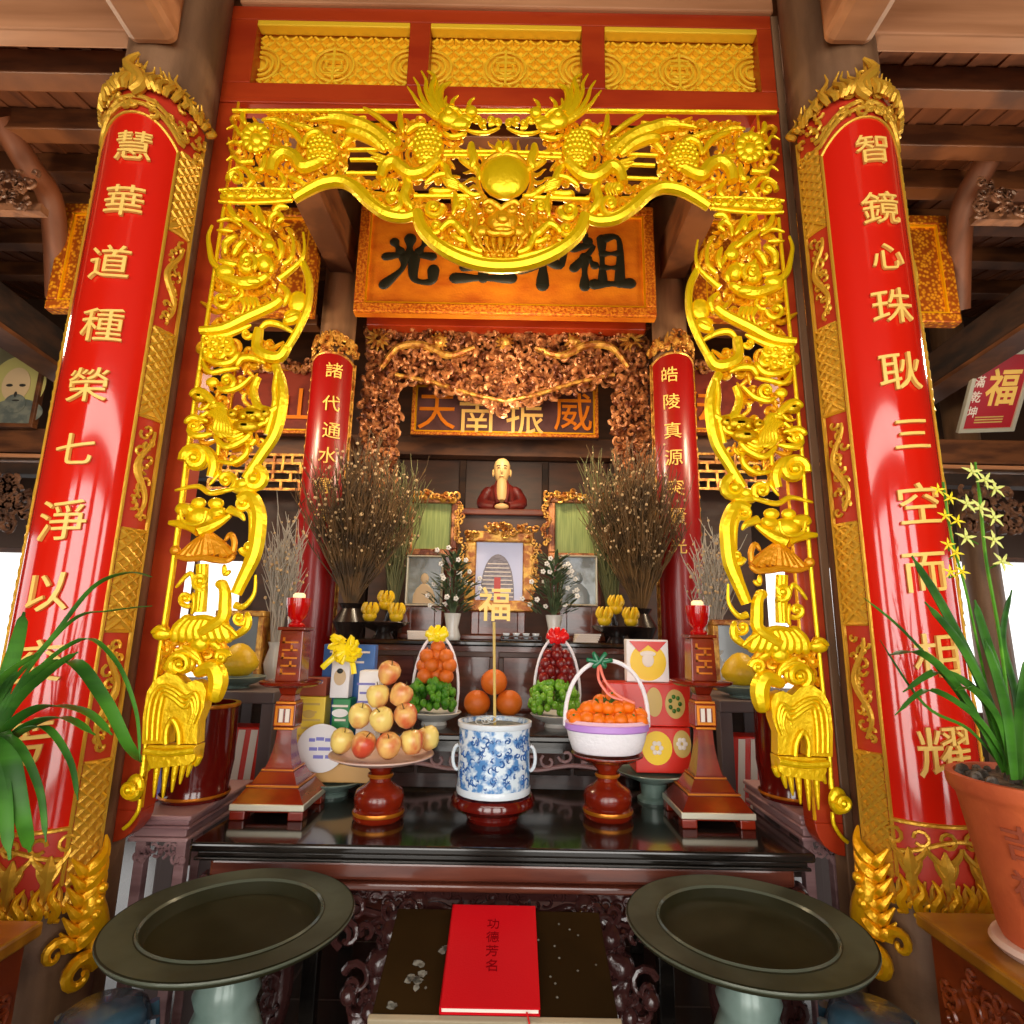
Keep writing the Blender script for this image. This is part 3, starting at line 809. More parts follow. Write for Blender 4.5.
    cb.tube(W,[3.2*PXM]+[6*PXM]*11+[4*PXM],10)
    for k in range(6): curl(cb,ID,(229+11.5*k,198),4.4,1.5,mi,k*1.1,1.2,1 if k%2 else -1,-.022)
    S(cb,ID,1.5,[(221,193),(240,191.5),(270,191.5),(293,192.5)],mi,'n',dy=-.012); S(cb,ID,1.5,[(221,204),(240,205.5),(270,205),(293,203)],mi,'n',dy=-.012)
    cb.build('scroll_bar','gold',va)
    rd = M(); ro_ = M()         # slender rods and the small candle shapes beside the sun
    for y,x0,x1 in ((151,444,496),(155,444,500)): S(rd,ID,1.7,[(x0,y),((x0+x1)/2,y),(x1,y)],mi,'n',dy=.004)
    for y,x0,x1 in ((159,350,382),(172.5,346,384),(149,348,378)): S(ro_,ID,1.7,[(x0,y),((x0+x1)/2,y),(x1,y)],mi,'n',dy=.004)
    ro_.build('slender_rods','gold',va)
    S(rd,ID,1.9,[(414,195.5),(440,195.5),(470,195.5)],mi,'n',dy=.004)
    S(rd,Z3,4.2,[(330,25),(330,80),(345,130),(330,190)],mi,dy=-.006); S(rd,Z3,3,[(520,10),(500,50),(540,90)],mi); S(rd,Z3,3,[(250,120),(300,150),(370,200),(380,260)],mi)
    S(rd,Z3,3.2,[(130,590),(170,550),(215,540),(265,590),(300,620),(340,700),(400,725)],mi,'c',dy=-.008); S(rd,Z3,2.6,[(200,600),(260,640),(320,650)],mi)
    S(rd,Z3,3,[(150,260),(200,300),(260,300),(330,350),(390,350)],mi); curl(rd,Z3,(270,420),8,2.4,mi,1,1.2,-1)
    curl(rd,Z3,(85,440),9,3,mi,0,1.2); curl(rd,Z3,(100,560),7,2.4,mi,3,1.2,-1); S(rd,Z3,2.4,[(130,640),(210,690),(300,720),(400,745)],mi)
    S(rd,Z3,2.6,[(220,330),(230,400),(210,480)],mi); S(rd,Z3,3,[(60,320),(120,330),(210,325)],mi,dy=.002)
    rd.build('cloud_scroll','gold',va)
    gf = M()
    polyv = [(234,114),(470,122),(470,135),(428,200),(416,208),(398,210),(380,205),(366,190),(350,178),(335,176),(300,188),(234,190)]
    hol = [[(344,140),(384,140),(384,178),(344,172)],[(240,108),(272,108),(272,120),(240,120)],[(340,110),(372,108),(378,130),(352,124)]]
    fill(gf,polyv,64,4.5,8,2.1,hol,(mi,),seed=3)
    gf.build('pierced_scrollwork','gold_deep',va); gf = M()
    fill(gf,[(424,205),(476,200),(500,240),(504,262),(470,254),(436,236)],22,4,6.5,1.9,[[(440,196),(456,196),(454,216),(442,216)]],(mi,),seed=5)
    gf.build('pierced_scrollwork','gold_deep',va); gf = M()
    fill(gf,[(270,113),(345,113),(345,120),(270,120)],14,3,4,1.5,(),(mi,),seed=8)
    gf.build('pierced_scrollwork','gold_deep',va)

# ---------------- the two side panels
def side_panel(mi, label):
    t = thing('carved_gilt_side_panel', label, 'carved panel', (AX+mi*(at(215,600,YG).x-AX),YG,at(215,800,YG).z), 'carved gold panels hanging inside the red frame')
    b = M()
    S(b,ID,3.2,[(302,262),(309,280),(308,306),(298,330),(288,347),(279,361)],mi,'n'); S(b,ID,5,[(276,366),(282.6,387),(282,407),(275.6,434),(261.6,456),(246,479)],mi,'c',dy=-.004)
    S(b,ID,2.4,[(279,372),(276,390),(276,405),(268,436)],mi,'n',dy=-.012)
    curl(b,ID,(255,480),12,4.6,mi,-1.4,1.0,1,-.004); S(b,ID,4.6,[(232,489),(244,489),(256,491)],mi)
    S(b,ID,6.2,[(240,500),(252,497),(260,514),(259,536),(255,556),(246,575),(237,594)],mi,'c',dy=-.006)
    S(b,ID,3,[(241,506),(250,512),(252,530),(250,550),(243,570),(236,585)],mi,'b',dy=.002); curl(b,ID,(243,503),7,2.6,mi,0,1.2)
    S(b,ID,3.2,[(255.6,575),(254,594),(243.6,606.6),(235,605)],mi,'s'); S(b,ID,3.4,[(247,612),(247,627),(228,640)],mi); curl(b,ID,(240,618),7,2.6,mi,0,1.1); curl(b,ID,(250,548),8,3,mi,3,1.1,-1,-.006)
    b.build('outer_scroll','gold',t)
    rod = M(); S(rod,ID,1.7,[(224,208),(214,275),(191,425),(174,555),(155,682),(146,742),(143,772)],mi,'n'); rod.build('edge_rod','gold',t)
    d = M()      # bird and upper dragon
    for r,pts,tp in ((3.6,[(215,175),(192,240),(197,310),(215,400),(260,450),(300,470)],'s'),(2.8,[(795,220),(803,320),(785,390),(730,450),(640,520)],'s'),(2.8,[(700,210),(732,280),(722,380),(670,430)],'s'),
                  (3.4,[(300,360),(305,290),(375,240)],'b'),(3,[(350,370),(385,310),(430,270)],'b'),(1.8,[(245,150),(330,135),(400,180)],'b'),(1.8,[(245,205),(350,212)],'b'),(3,[(400,140),(470,190),(550,260)],'b'),
                  (2.4,[(580,190),(588,130),(630,98),(660,130),(625,160)],'b'),(2.8,[(320,40),(350,110),(400,150)],'b'),(3,[(500,50),(520,110),(560,180)],'b'),(2.6,[(430,50),(490,90),(500,150)],'b'),(2.6,[(700,60),(640,60),(600,110)],'b'),
                  (2.6,[(540,230),(580,260),(640,380)],'b'),(2.6,[(640,260),(660,330),(640,400)],'b'),(5,[(245,485),(330,520),(430,550),(510,535),(580,490)],'b'),(2.6,[(420,330),(460,380),(560,360)],'b')):
        S(d,ZA,r,pts,mi,tp,dy=-.01)
    blob(d,ZA,(580,310),7,6,mi,-.016); blob(d,ZA,(300,470),9,6.5,mi,-.012); blob(d,ZA,(430,430),9,8,mi,0); curl(d,ZA,(450,420),9,2.6,mi,1,1.2,-1,-.02); blob(d,ZA,(545,410),8,9,mi,-.004); blob(d,ZA,(470,540),10,5,mi,-.02)
    S(d,ZA,2.8,[(560,400),(600,440),(590,490)],mi,dy=-.016); S(d,ZA,2.8,[(260,400),(320,420),(380,430)],mi,dy=-.012)
    for k in range(4): S(d,ZA,2.2,[(400+30*k,640),(420+30*k,690),(400+34*k,750)],mi,'e',dy=-.01)
    curl(d,ZA,(270,640),9,2.4,mi,0,1.1); curl(d,ZA,(360,590),8,2.2,mi,2,1.2,-1); S(d,ZA,2.2,[(310,720),(340,760),(360,790)],mi); S(d,ZA,2.2,[(230,660),(280,690),(330,660)],mi)
    S(d,ZA,2.8,[(640,540),(690,600),(660,680)],mi); S(d,ZA,2,[(580,600),(610,650),(640,650)],mi)
    d.build('phoenix','gold',t)
    br = M(); S(br,ID,4.6,[(203,333),(226,331),(250,320),(274,309),(283,302)],mi,'c',dy=-.016); S(br,ID,2.6,[(204,338),(228,336),(252,326)],mi,dy=-.006)
    S(br,ZA,5.2,[(510,830),(498,950),(555,1000),(640,1010),(690,940)],mi,'c',dy=-.004); S(br,ZA,3,[(510,830),(560,790),(640,800),(730,850)],mi); curl(br,ZA,(430,860),5,2,mi,0,1.1)
    blob(br,ZA,(745,640),9,11,mi,.01,dep=3); S(br,ZA,4,[(660,780),(720,770),(770,740)],mi); blob(br,ZA,(720,730),9,6,mi,.008,dep=4)
    for i in range(4): curl(br,ZA,(185+42*i,900+22*(i%2)),6.5,2.4,mi,i,1.2,1 if i%2 else -1,-.004)
    for i in range(4): curl(br,ZA,(175+48*i,985-14*(i%2)),6,2.4,mi,i+2,1.2,1 if i%2 else -1,-.004)
    br.build('branch','gold',t)
    h = M()      # dragon head in the middle
    for r,pts,tp in ((2.4,[(280,135),(330,215),(440,200),(520,190)],'b'),(3,[(290,120),(380,160),(470,150),(520,90)],'b'),(3,[(500,180),(540,130),(620,130),(680,160)],'b'),(2.6,[(380,310),(430,335),(520,310),(600,240)],'b'),
                  (3.6,[(640,250),(610,330),(635,430),(700,470),(760,440)],'c'),(4,[(205,365),(260,338),(320,375),(370,430)],'b'),(3,[(170,540),(230,505),(320,530)],'b'),(3.2,[(190,575),(240,620),(350,610)],'b'),
                  (3.4,[(320,440),(400,430),(440,490),(520,530)],'b'),(3.4,[(320,490),(400,480),(470,540)],'b'),(3,[(330,560),(420,600),(540,590)],'b'),(3.2,[(360,620),(430,690),(530,660),(600,600)],'b'),(2.6,[(620,560),(690,530),(720,470)],'b'),
                  (2.6,[(380,780),(480,792),(560,740),(575,670)],'b'),(1.8,[(390,650),(382,745)],'n'),(2.6,[(560,450),(640,440),(740,460)],'b'),(2.6,[(440,640),(500,650),(560,620)],'b')):
        S(h,ZB,r,pts,mi,tp,dy=-.012)
    blob(h,ZB,(440,560),10,10,mi,-.002,dep=5)
    for k in range(6): S(h,ZB,2.2,[(330+14*k,470-8*k),(380+16*k,520+6*k),(370+22*k,590+8*k),(420+26*k,640-6*k)],mi,'b',dy=-.02)
    for k in range(4): S(h,ZB,2,[(330-14*k,420+46*k),(280-8*k,450+44*k),(240-12*k,440+48*k)],mi,'e',dy=-.008)
    for k in range(3): blob(h,ZB,(560+60*k,512+8*k),2.6,2.6,mi,-.034); blob(h,ZB,(600,485),16,7,mi,-.012); blob(h,ZB,(560,560),13,7,mi,-.012); blob(h,ZB,(690,480),6,6,mi,-.016); blob(h,ZB,(500,500),5,4.5,mi,-.04); blob(h,ZB,(270,370),8,6,mi,-.01)
    curl(h,ZB,(440,270),8,2.6,mi,2,1.2,-1,-.008); curl(h,ZB,(225,560),6,2.4,mi,2,1.2,1); curl(h,ZB,(570,640),6,2.2,mi,0,1.2); blob(h,ZB,(335,270),6,5,mi,0,dep=3)
    h.build('dragon_head','gold',t)
    k_ = M()     # shell curl and flying ribbon
    curl(k_,ZB,(240,765),13,4,mi,3,1.5,1,-.012); S(k_,ZB,5,[(150,740),(230,705),(310,725),(350,800),(330,880)],mi,'c',dy=-.004); blob(k_,ZB,(240,770),12,10,mi,.004,dep=3)
    S(k_,ZB,2.4,[(105,966),(250,940),(330,982),(450,962),(560,938)],mi,dy=-.008); S(k_,ZB,2.6,[(350,820),(420,880),(480,900),(520,940)],mi); curl(k_,ZB,(430,900),9,2.8,mi,1,1.2,-1); S(k_,ZB,1.6,[(385,850),(360,880),(315,930)],mi); blob(k_,ZB,(535,925),6,5,mi,-.012)
    k_.build('shell_curl','gold',t)
    lo = M()     # lotus flower
    blob(lo,ZC,(400,245),14,10,mi,-.012); blob(lo,ZC,(380,150),7,5.5,mi,-.004); blob(lo,ZC,(490,152),7.5,5.5,mi,-.004); S(lo,ZC,6,[(255,175),(300,195),(380,200)],mi,'b',dy=-.012); S(lo,ZC,6.5,[(205,280),(270,285),(350,300),(400,320)],mi,'s',dy=-.016); S(lo,ZC,6.5,[(590,230),(530,270),(470,300),(400,325)],mi,'s',dy=-.012); S(lo,ZC,5,[(560,200),(500,215),(450,210)],mi,'b',dy=-.01)
    S(lo,ZC,1.4,[(320,215),(335,280),(400,305),(460,285),(480,220)],mi,'n',dy=-.055)
    S(lo,ZC,4,[(570,190),(640,220),(670,260)],mi,'e')
    lo.build('lotus_flower','gold',t)
    lf = M()     # drooping lotus leaf, stems and buds
    for k in range(9):
        x = 270+k*40; S(lf,ZC,4.6,[(440,330),(440+(x-440)*.5,400),(x,490+10*math.sin(k*2))],mi,'s',dy=-.012+.003*abs(k-4))
    S(lf,ZC,3,[(250,490),(330,510),(420,500),(500,515),(580,520),(625,490)],mi,dy=-.02)
    blob(lf,ZC,(235,452),5,4.6,mi,-.008); S(lf,ZC,2.6,[(545,390),(580,348),(605,400),(590,480),(560,520)],mi)
    lf.build('lotus_leaf','gold_orange',t)
    sm = M()
    S(sm,ZC,5,[(400,540),(395,700),(385,845)],mi,'n'); S(sm,ZC,2.4,[(425,540),(420,700),(405,840)],mi,'n',dy=-.014); curl(sm,ZC,(410,650),9,3,mi,1,1.2,1,-.014); S(sm,ZC,2,[(230,690),(290,620),(330,600),(345,690)],mi); curl(sm,ZC,(300,760),8,2.4,mi,1,1.1); S(sm,ZC,2.2,[(340,720),(350,800),(330,860)],mi); curl(sm,ZC,(300,905),6,2.2,mi,0,1.1,-1)
    S(sm,ZC,2.4,[(540,540),(545,600),(580,580)],mi); S(sm,ZC,5.4,[(540,660),(560,720),(560,800),(550,880),(470,940),(400,980)],mi,'c',dy=-.016); blob(sm,ZC,(540,670),6,4.6,mi,-.018)
    sm.build('stem','gold',t)
    sh = M()     # broad folded leaf above the rock
    for k in range(8): S(sh,ZC,5,[(330+30*k,870+6*(k%2)),(250+42*k,950),(230+50*k,1040)],mi,'b',dy=-.006)
    blob(sh,ZC,(160,985),9,6,mi,-.016); S(sh,ZC,2.4,[(110,980),(160,945),(205,965)],mi,dy=-.03); S(sh,ZC,2.6,[(330,900),(430,880),(560,930),(640,1000)],mi,dy=-.016)
    curl(sh,ZD,(340,205),12,3,mi,2,1.5,1,-.014); blob(sh,ZD,(345,205),10,9,mi,.002,dep=3); curl(sh,ZD,(530,170),7,2.8,mi,0,1.3,-1,-.01); S(sh,ZD,3,[(260,230),(300,170),(360,150),(420,190)],mi,dy=-.008); S(sh,ZD,3,[(340,120),(400,160),(430,230)],mi); S(sh,ZD,3,[(440,60),(480,110),(520,140)],mi); blob(sh,ZD,(420,110),9,8,mi,0)
    S(sh,ZD,8,[(400,250),(480,220),(510,270),(500,340),(488,380)],mi,'b',dy=-.006)
    sh.build('folded_leaf','gold',t)
    rk = M()     # rock with arched grotto
    out = [(148,742),(149,715),(153,691),(160,679),(172,672),(183,675),(191,683),(200,679),(208,682),(211,690),(209,706),(203,721),(202,742),(185,742),(185.5,728),(183,721),(179,719),(175,722),(173,729),(172.5,742)]
    P = [D(x,y,mi,-.03) for x,y in out]
    if mi < 0: P = P[::-1]
    rk.prism(P,(0,.045,0))
    for k,off in enumerate((4,9,14)):
        S(rk,ID,2.0,[(150+off,738),(151+off,715+off*.3),(155+off*.9,694+off*.6),(166+off*.35,682+off*.8),(180,685+off*.9),(191,692+off),(203-off*.45,689+off*.8),(206-off*.5,704+off*.5),(200-off*.35,722)],mi,'c',dy=-.034)
    S(rk,ID,2.2,[(173,742),(173.5,728),(179,718),(185,728),(186,742)],mi,'n',dy=-.036)
    rk.build('rock_grotto','gold',t,bevel=.004)
    fg = M()     # ledge with fringe of drips
    P = [D(x,y,mi,-.036) for x,y in ((155,743),(203,743),(201,757),(196,762),(158,766),(154,756))]
    if mi < 0: P = P[::-1]
    fg.prism(P,(0,.05,0))
    for x0,y1 in ((152,770),(158,796),(167,797),(176,791),(184,783),(191,776),(198,764)): S(fg,ID,3,[(x0+4,755),(x0+1,765+(y1-770)*.4),(x0-1.5,y1)],mi,'e',dy=-.014)
    S(fg,ID,3,[(154,748),(178,750),(203,747)],mi,'n',dy=-.044)
    fg.build('dripping_ledge','gold',t,bevel=.003)
    ro = M(); blob(ro,ID,(136,787),9,12,mi,-.006,dep=4); curl(ro,ID,(136,787),8.5,3,mi,0,1.5,1,-.026); S(ro,ID,2,[(143,766),(142,776)],mi,'n'); S(ro,ID,1.6,[(138,800),(136,812),(128,824),(121,830)],mi,'n',dy=.01)
    ro.build('rosette','gold',t)
    fl = M()
    fill(fl,[(226,206),(288,206),(296,262),(280,300),(214,325),(208,300),(224,250)],34,4,7,2,(),(mi,),seed=11)
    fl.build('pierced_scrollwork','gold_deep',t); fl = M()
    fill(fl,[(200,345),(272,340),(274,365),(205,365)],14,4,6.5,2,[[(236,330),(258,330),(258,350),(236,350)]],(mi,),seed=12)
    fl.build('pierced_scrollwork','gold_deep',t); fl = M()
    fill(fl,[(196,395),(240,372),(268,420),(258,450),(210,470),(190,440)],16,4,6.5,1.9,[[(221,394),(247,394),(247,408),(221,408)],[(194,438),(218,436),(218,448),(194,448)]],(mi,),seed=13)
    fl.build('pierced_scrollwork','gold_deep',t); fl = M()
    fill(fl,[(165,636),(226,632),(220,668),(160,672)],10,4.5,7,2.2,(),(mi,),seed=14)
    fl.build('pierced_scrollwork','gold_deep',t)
    return t
side_panel(1,'gold carved dragon and lotus panel hanging inside the frame, strap leaf plant side')
side_panel(-1,'gold carved dragon and lotus panel hanging inside the frame, orchid pot side')
# ============================================================ INNER COLUMNS, PLAQUES AND THE SHRINE BEHIND
YI = 3.9
INC = {}
for s,px in ((-1,341),(1,668)):
    X = at(px,300,YI).x; INC[s] = (X,YI,.125)
    structure(M().lathe([(.17,0),(.17,.1),(.125,.16),(.125,4.75)],(X,YI,0),28).build('timber_%d'%(36+(s>0)),'wood_column'))
def icyl(s,a,z,d): X,Y,r = INC[s]; return Vector((X-s*(r+d)*math.sin(a),Y-(r+d)*math.cos(a),z))
def inner_couplet(s, chars, label):
    X,Y,r = INC[s]
    t = thing('inner_couplet_board',label,'couplet board',(X,Y-r,1.6),'small red couplet boards on the inner columns')
    zt = at(340 if s<0 else 664,352,Y-.16).z; z0 = 1.2; A = math.radians(72); B = math.radians(86)
    m = M(); n = 20; vs = []
    for d in (.012,.03):
        for i in range(n+1):
            a = -A+2*A*i/n; tz = zt-.05*(abs(a)/A)**2.2
            vs += [icyl(s,a,z0,d), icyl(s,a,tz,d)]
    k = 2*(n+1); fs = []
    for i in range(n):
        q = 2*i; fs += [(q,q+2,q+3,q+1),(k+q,k+q+1,k+q+3,k+q+2),(q,k+q,k+q+2,q+2),(q+1,q+3,k+q+3,k+q+1)]
    fs += [(0,1,k+1,k),(k-2,2*k-2,2*k-1,k-1)]
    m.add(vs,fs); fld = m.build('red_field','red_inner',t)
    e = M()
    for q in (-1,1):
        for a,rr in ((A,.008),(B,.01)): e.tube([icyl(s,q*a,z0+(zt-.03-z0)*i/6,.024) for i in range(7)],rr,6)
        for i in range(26): 
            z = z0+(zt-z0)*i/26; e.ball(icyl(s,q*(A+B)/2,z+.02,.026),(.014,.014,.022),6,5)
    e.tube([icyl(s,-A+2*A*i/20,zt-.05*(abs(-A+2*A*i/20)/A)**2.2,.028) for i in range(21)],.01,6)
    e.build('gilt_edging','old_gold_pale',t)
    c = M()
    for i in range(60):
        a = R.uniform(-B,B); z = zt+R.uniform(.0,.16)*(1-.6*abs(a)/B)+.015; sr = R.uniform(.018,.03); a0 = R.uniform(0,6)
        c.tube([icyl(s,a+math.cos(a0+j*.8)*sr*(1-j*.1)/.15,z+math.sin(a0+j*.8)*sr*(1-j*.1),.035) for j in range(7)],.009,6)
    for i in range(9):
        a = -B+2*B*i/8; c.tube([icyl(s,a+.05*math.sin(j),zt+.06+.11*math.cos(a)*j/4,.035) for j in range(5)],[.016,.018,.014,.009,.003],6)
    c.build('flame_crown','old_gold_pale',t)
    for ch,px,py,sz in chars:
        p = at(px,py,Y-r-.03); g = M(); w = sz*mpp(p)*.82; q = r+.03
        a0 = math.asin(max(-1,min(1,-s*(p.x-X)/q)))
        glyph(g,ch,lambda x,y,zz: icyl(s,a0-s*x/q,p.z+y,.036+zz*.1),w,w,bold=.0)
        g.build('gold_character','gold_script',fld)
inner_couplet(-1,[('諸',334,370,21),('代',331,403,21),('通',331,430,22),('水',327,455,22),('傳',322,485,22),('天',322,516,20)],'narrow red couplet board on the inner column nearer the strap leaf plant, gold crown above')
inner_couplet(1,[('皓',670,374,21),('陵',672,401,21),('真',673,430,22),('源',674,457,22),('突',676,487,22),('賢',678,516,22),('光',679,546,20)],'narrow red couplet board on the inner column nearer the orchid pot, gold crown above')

# big hanging plaques
YP = 3.6
def plaque(name,label,x0,x1,y0,y1,chars,Y=YP,mt='plaque_orange',mesh=False,bw=.07,grp='orange gilt plaques hung between the columns'):
    cx,cy = (x0+x1)/2,(y0+y1)/2
    a = at(x0,cy,Y); b = at(x1,cy,Y); zt = at(cx,y0,Y).z; zb_ = at(cx,y1,Y).z
    t = thing(name,label,'plaque',((a.x+b.x)/2,Y,zb_),grp)
    M().span((a.x,Y,zb_),(b.x,Y+.05,zt)).build('board',mt,t,shade=False)
    m = M().frame(a.x,b.x,zb_,zt,bw,Y-.03,Y)
    bd = m.build('border','plaque_border' if not mesh else 'plaque_mesh',t,shade=False,bevel=.008)
    M().frame(a.x+bw,b.x-bw,zb_+bw,zt-bw,.012,Y-.02,Y).build('gilt_fillet','gold_deep',bd,shade=False)
    return t,Y
def write(t,Y,ch,px,py,sz,mt,bold=.03,wf=1,name='character',ext=.03,szy=None):
    p = at(px,py,Y-.004); s = sz*mpp(p); g = M()
    glyph(g,ch,lambda x,y,z: Vector((p.x+x,Y-.003-max(z,-.0)*.25,p.z+y)),s*1.05*wf,(szy*mpp(p) if szy else s)*1.05,bold=bold,ext=ext)
    return g.build(name,mt,t,shade=False)
# brush characters drawn as tapering strokes; unit square, y up
BR = {
 '光': [([(.5,1.0),(.5,.62)],.075),([(.2,.92),(.32,.72)],.06),([(.82,.95),(.68,.72)],.055),([(.05,.6),(.5,.66),(.95,.62)],.055),([(.4,.6),(.38,.35),(.05,.0)],.065),([(.6,.62),(.6,.2),(.72,.08),(.95,.1),(.98,.34)],.07)],
 '重': [([(.75,1.0),(.3,.92)],.05),([(.08,.82),(.92,.85)],.05),([(.2,.7),(.24,.4)],.05),([(.2,.7),(.8,.72),(.76,.42)],.05),([(.24,.56),(.76,.57)],.04),([(.24,.42),(.76,.43)],.04),([(.5,.98),(.5,.05)],.06),([(.16,.25),(.84,.26)],.05),([(.02,.04),(.98,.06)],.065)],
 '印': [([(.32,1.0),(.08,.88),(.1,.25),(.45,.34)],.06),([(.12,.6),(.42,.62)],.05),([(.56,.85),(.95,.88),(.9,.36),(.72,.42)],.065),([(.6,.85),(.58,-.05)],.07)],
 '祖': [([(.22,1.02),(.3,.9)],.06),([(.04,.76),(.4,.8),(.05,.36)],.055),([(.24,.58),(.24,.0)],.06),([(.3,.55),(.42,.42)],.05),([(.55,.95),(.56,.08)],.055),([(.55,.95),(.86,.95),(.86,.08)],.06),([(.56,.66),(.86,.67)],.045),([(.56,.38),(.86,.39)],.045),([(.4,.05),(1.05,.08)],.065)],
}
def brush(t,Y,ch,px,py,sz,mt):
    p = at(px,py,Y); s = sz*mpp(p); m = M()
    for pts,w in BR[ch]:
        Q = smooth([Vector((p.x+(x-.5)*s,Y-.004,p.z+(y-.5)*s)) for x,y in pts],6); n = len(Q)-1
        m.tube(Q,[1.45*w*s*(.85+.3*math.cos(i/n*2*PI)) for i in range(n+1)],10,flat=.25,up=(0,1,0))
        for e_ in (0,-1): m.ball(Q[e_],(1.45*w*s*1.1,.008,1.45*w*s*1.1),12,6)
    return m.build('character',mt,t)
t,Y = plaque('hanging_plaque','wide orange plaque with four black brush characters hung between the inner columns',358,654,207,316,None)
for ch,px,py,sz in (('光',409,262,52),('重',484,255,58),('印',538,257,58),('祖',599,262,56)): brush(t,Y,ch,px,py,sz,'ink')
t,Y = plaque('hanging_plaque','orange mesh plaque partly hidden behind the front column on the monk painting side',57,318,208,313,None,mesh=True)
t,Y = plaque('hanging_plaque','orange mesh plaque partly hidden behind the front column on the calendar side',694,951,216,322,None,mesh=True)
for o in C.objects:
    if o.parent and o.parent.get('label','').startswith('orange mesh') and o.name.startswith('board'): o.data.materials[0] = MT['plaque_mesh']
for i,(x0,x1,y0,y1) in enumerate(((366,646,317,325),(170,318,314,322),(694,860,322,330))):
    a = at(x0,y1,4.0); b = at(x1,y0,4.0); beam('timber_%d'%(38+i),(a.x,4.0,a.z),(b.x,4.12,b.z),'wood_brown' if i else 'red_frame')

# brown-gold carved arch of the inner shrine
YA = 4.12
def DA(px,py,dy=0): p = at(px,py,YA); p.y += dy; return p
ar = thing('inner_carved_arch','dark brown and gold pierced carved arch around the inner shrine','carved arch',(AX,YA,1.5))
def scrolls(m,poly,n,rmin,rmax,wd,seed,sep=.62,dd=0,aim=DA):
    rg = random.Random(seed); pts = []; tr = 0
    x0=min(p[0] for p in poly); x1=max(p[0] for p in poly); y0=min(p[1] for p in poly); y1=max(p[1] for p in poly)
    while len(pts)<n and tr<n*50:
        tr += 1; x=rg.uniform(x0,x1); y=rg.uniform(y0,y1); r=rg.uniform(rmin,rmax)
        if not inside(x,y,poly) or any(math.hypot(x-a,y-b)<(r+c)*sep for a,b,c in pts): continue
        pts.append((x,y,r)); a0=rg.uniform(0,6.28); d=rg.choice((-1,1)); k=mpp(aim(x,y)); dy=rg.uniform(-.05,.03)+dd
        if rg.random()<.65: m.tube([aim(x+r*(1-.075*i)*math.cos(a0+d*i*.6),y+r*(1-.075*i)*math.sin(a0+d*i*.6),dy-.004*i) for i in range(10)],[wd*k*(1-.05*i) for i in range(10)],6)
        else:
            L_=r*1.7; m.tube([aim(x+L_*(i/5-.5)*math.cos(a0)+r*.35*math.sin(i*1.2)*math.sin(a0),y+L_*(i/5-.5)*math.sin(a0)-r*.35*math.sin(i*1.2)*math.cos(a0),dy-.02) for i in range(6)],[wd*k*q for q in (.4,1,1.3,1.2,.8,.3)],6)
TOPP = [(368,325),(645,325),(645,378),(618,380),(585,388),(560,396),(530,404),(505,410),(480,404),(450,394),(425,384),(396,378),(368,378)]
m = M(); scrolls(m,TOPP,420,4,7,2.6,21,.55); scrolls(m,TOPP,330,4,6,2.8,22,.5,dd=.05); m.build('carved_lintel','old_gold',ar)
for k,(poly,sd_) in enumerate((([(364,378),(397,378),(396,430),(394,480),(392,560),(362,560),(362,450)],23),([(614,380),(645,378),(649,450),(654,560),(624,560),(616,450)],24))):
    m = M(); scrolls(m,poly,170,3.5,6,2.4,sd_,.5); scrolls(m,poly,140,3.5,6,2.6,sd_+9,.5,dd=.05); m.build('carved_jamb','old_gold',ar)
m = M()
for px,py,r in ((380,342,13),(505,346,9),(630,344,13),(440,345,9),(572,345,9)):
    k = mpp(DA(px,py)); 
    if r == 9: m.ball(DA(px,py,-.06),(6*k,.04,6*k),12,8)
    for i in range(12):
        a = i/12*2*PI; m.tube([DA(px+q*math.cos(a+.1*q/r),py+q*math.sin(a+.1*q/r),-.06) for q in (3,r*.6,r)],[2*k,1.8*k,.6*k],6)
for s in (-1,1):
    m.tube(smooth([DA(505+s*x,y,-.07) for x,y in ((30,352),(55,360),(80,350),(105,352),(122,372))],6),[.02+.012*math.sin(i/24*PI) for i in range(25)],8)
    m.tube(smooth([DA(505+s*x,y,-.06) for x,y in ((0,404),(30,398),(70,386),(108,378))],6),.016,8)
m.build('carved_dragon','old_gold_pale',ar)
structure(M().span((DA(366,440).x,YA+.12,0),(DA(372,440).x,YA+.2,3.6)).build('timber_41','wood_dark',shade=False))

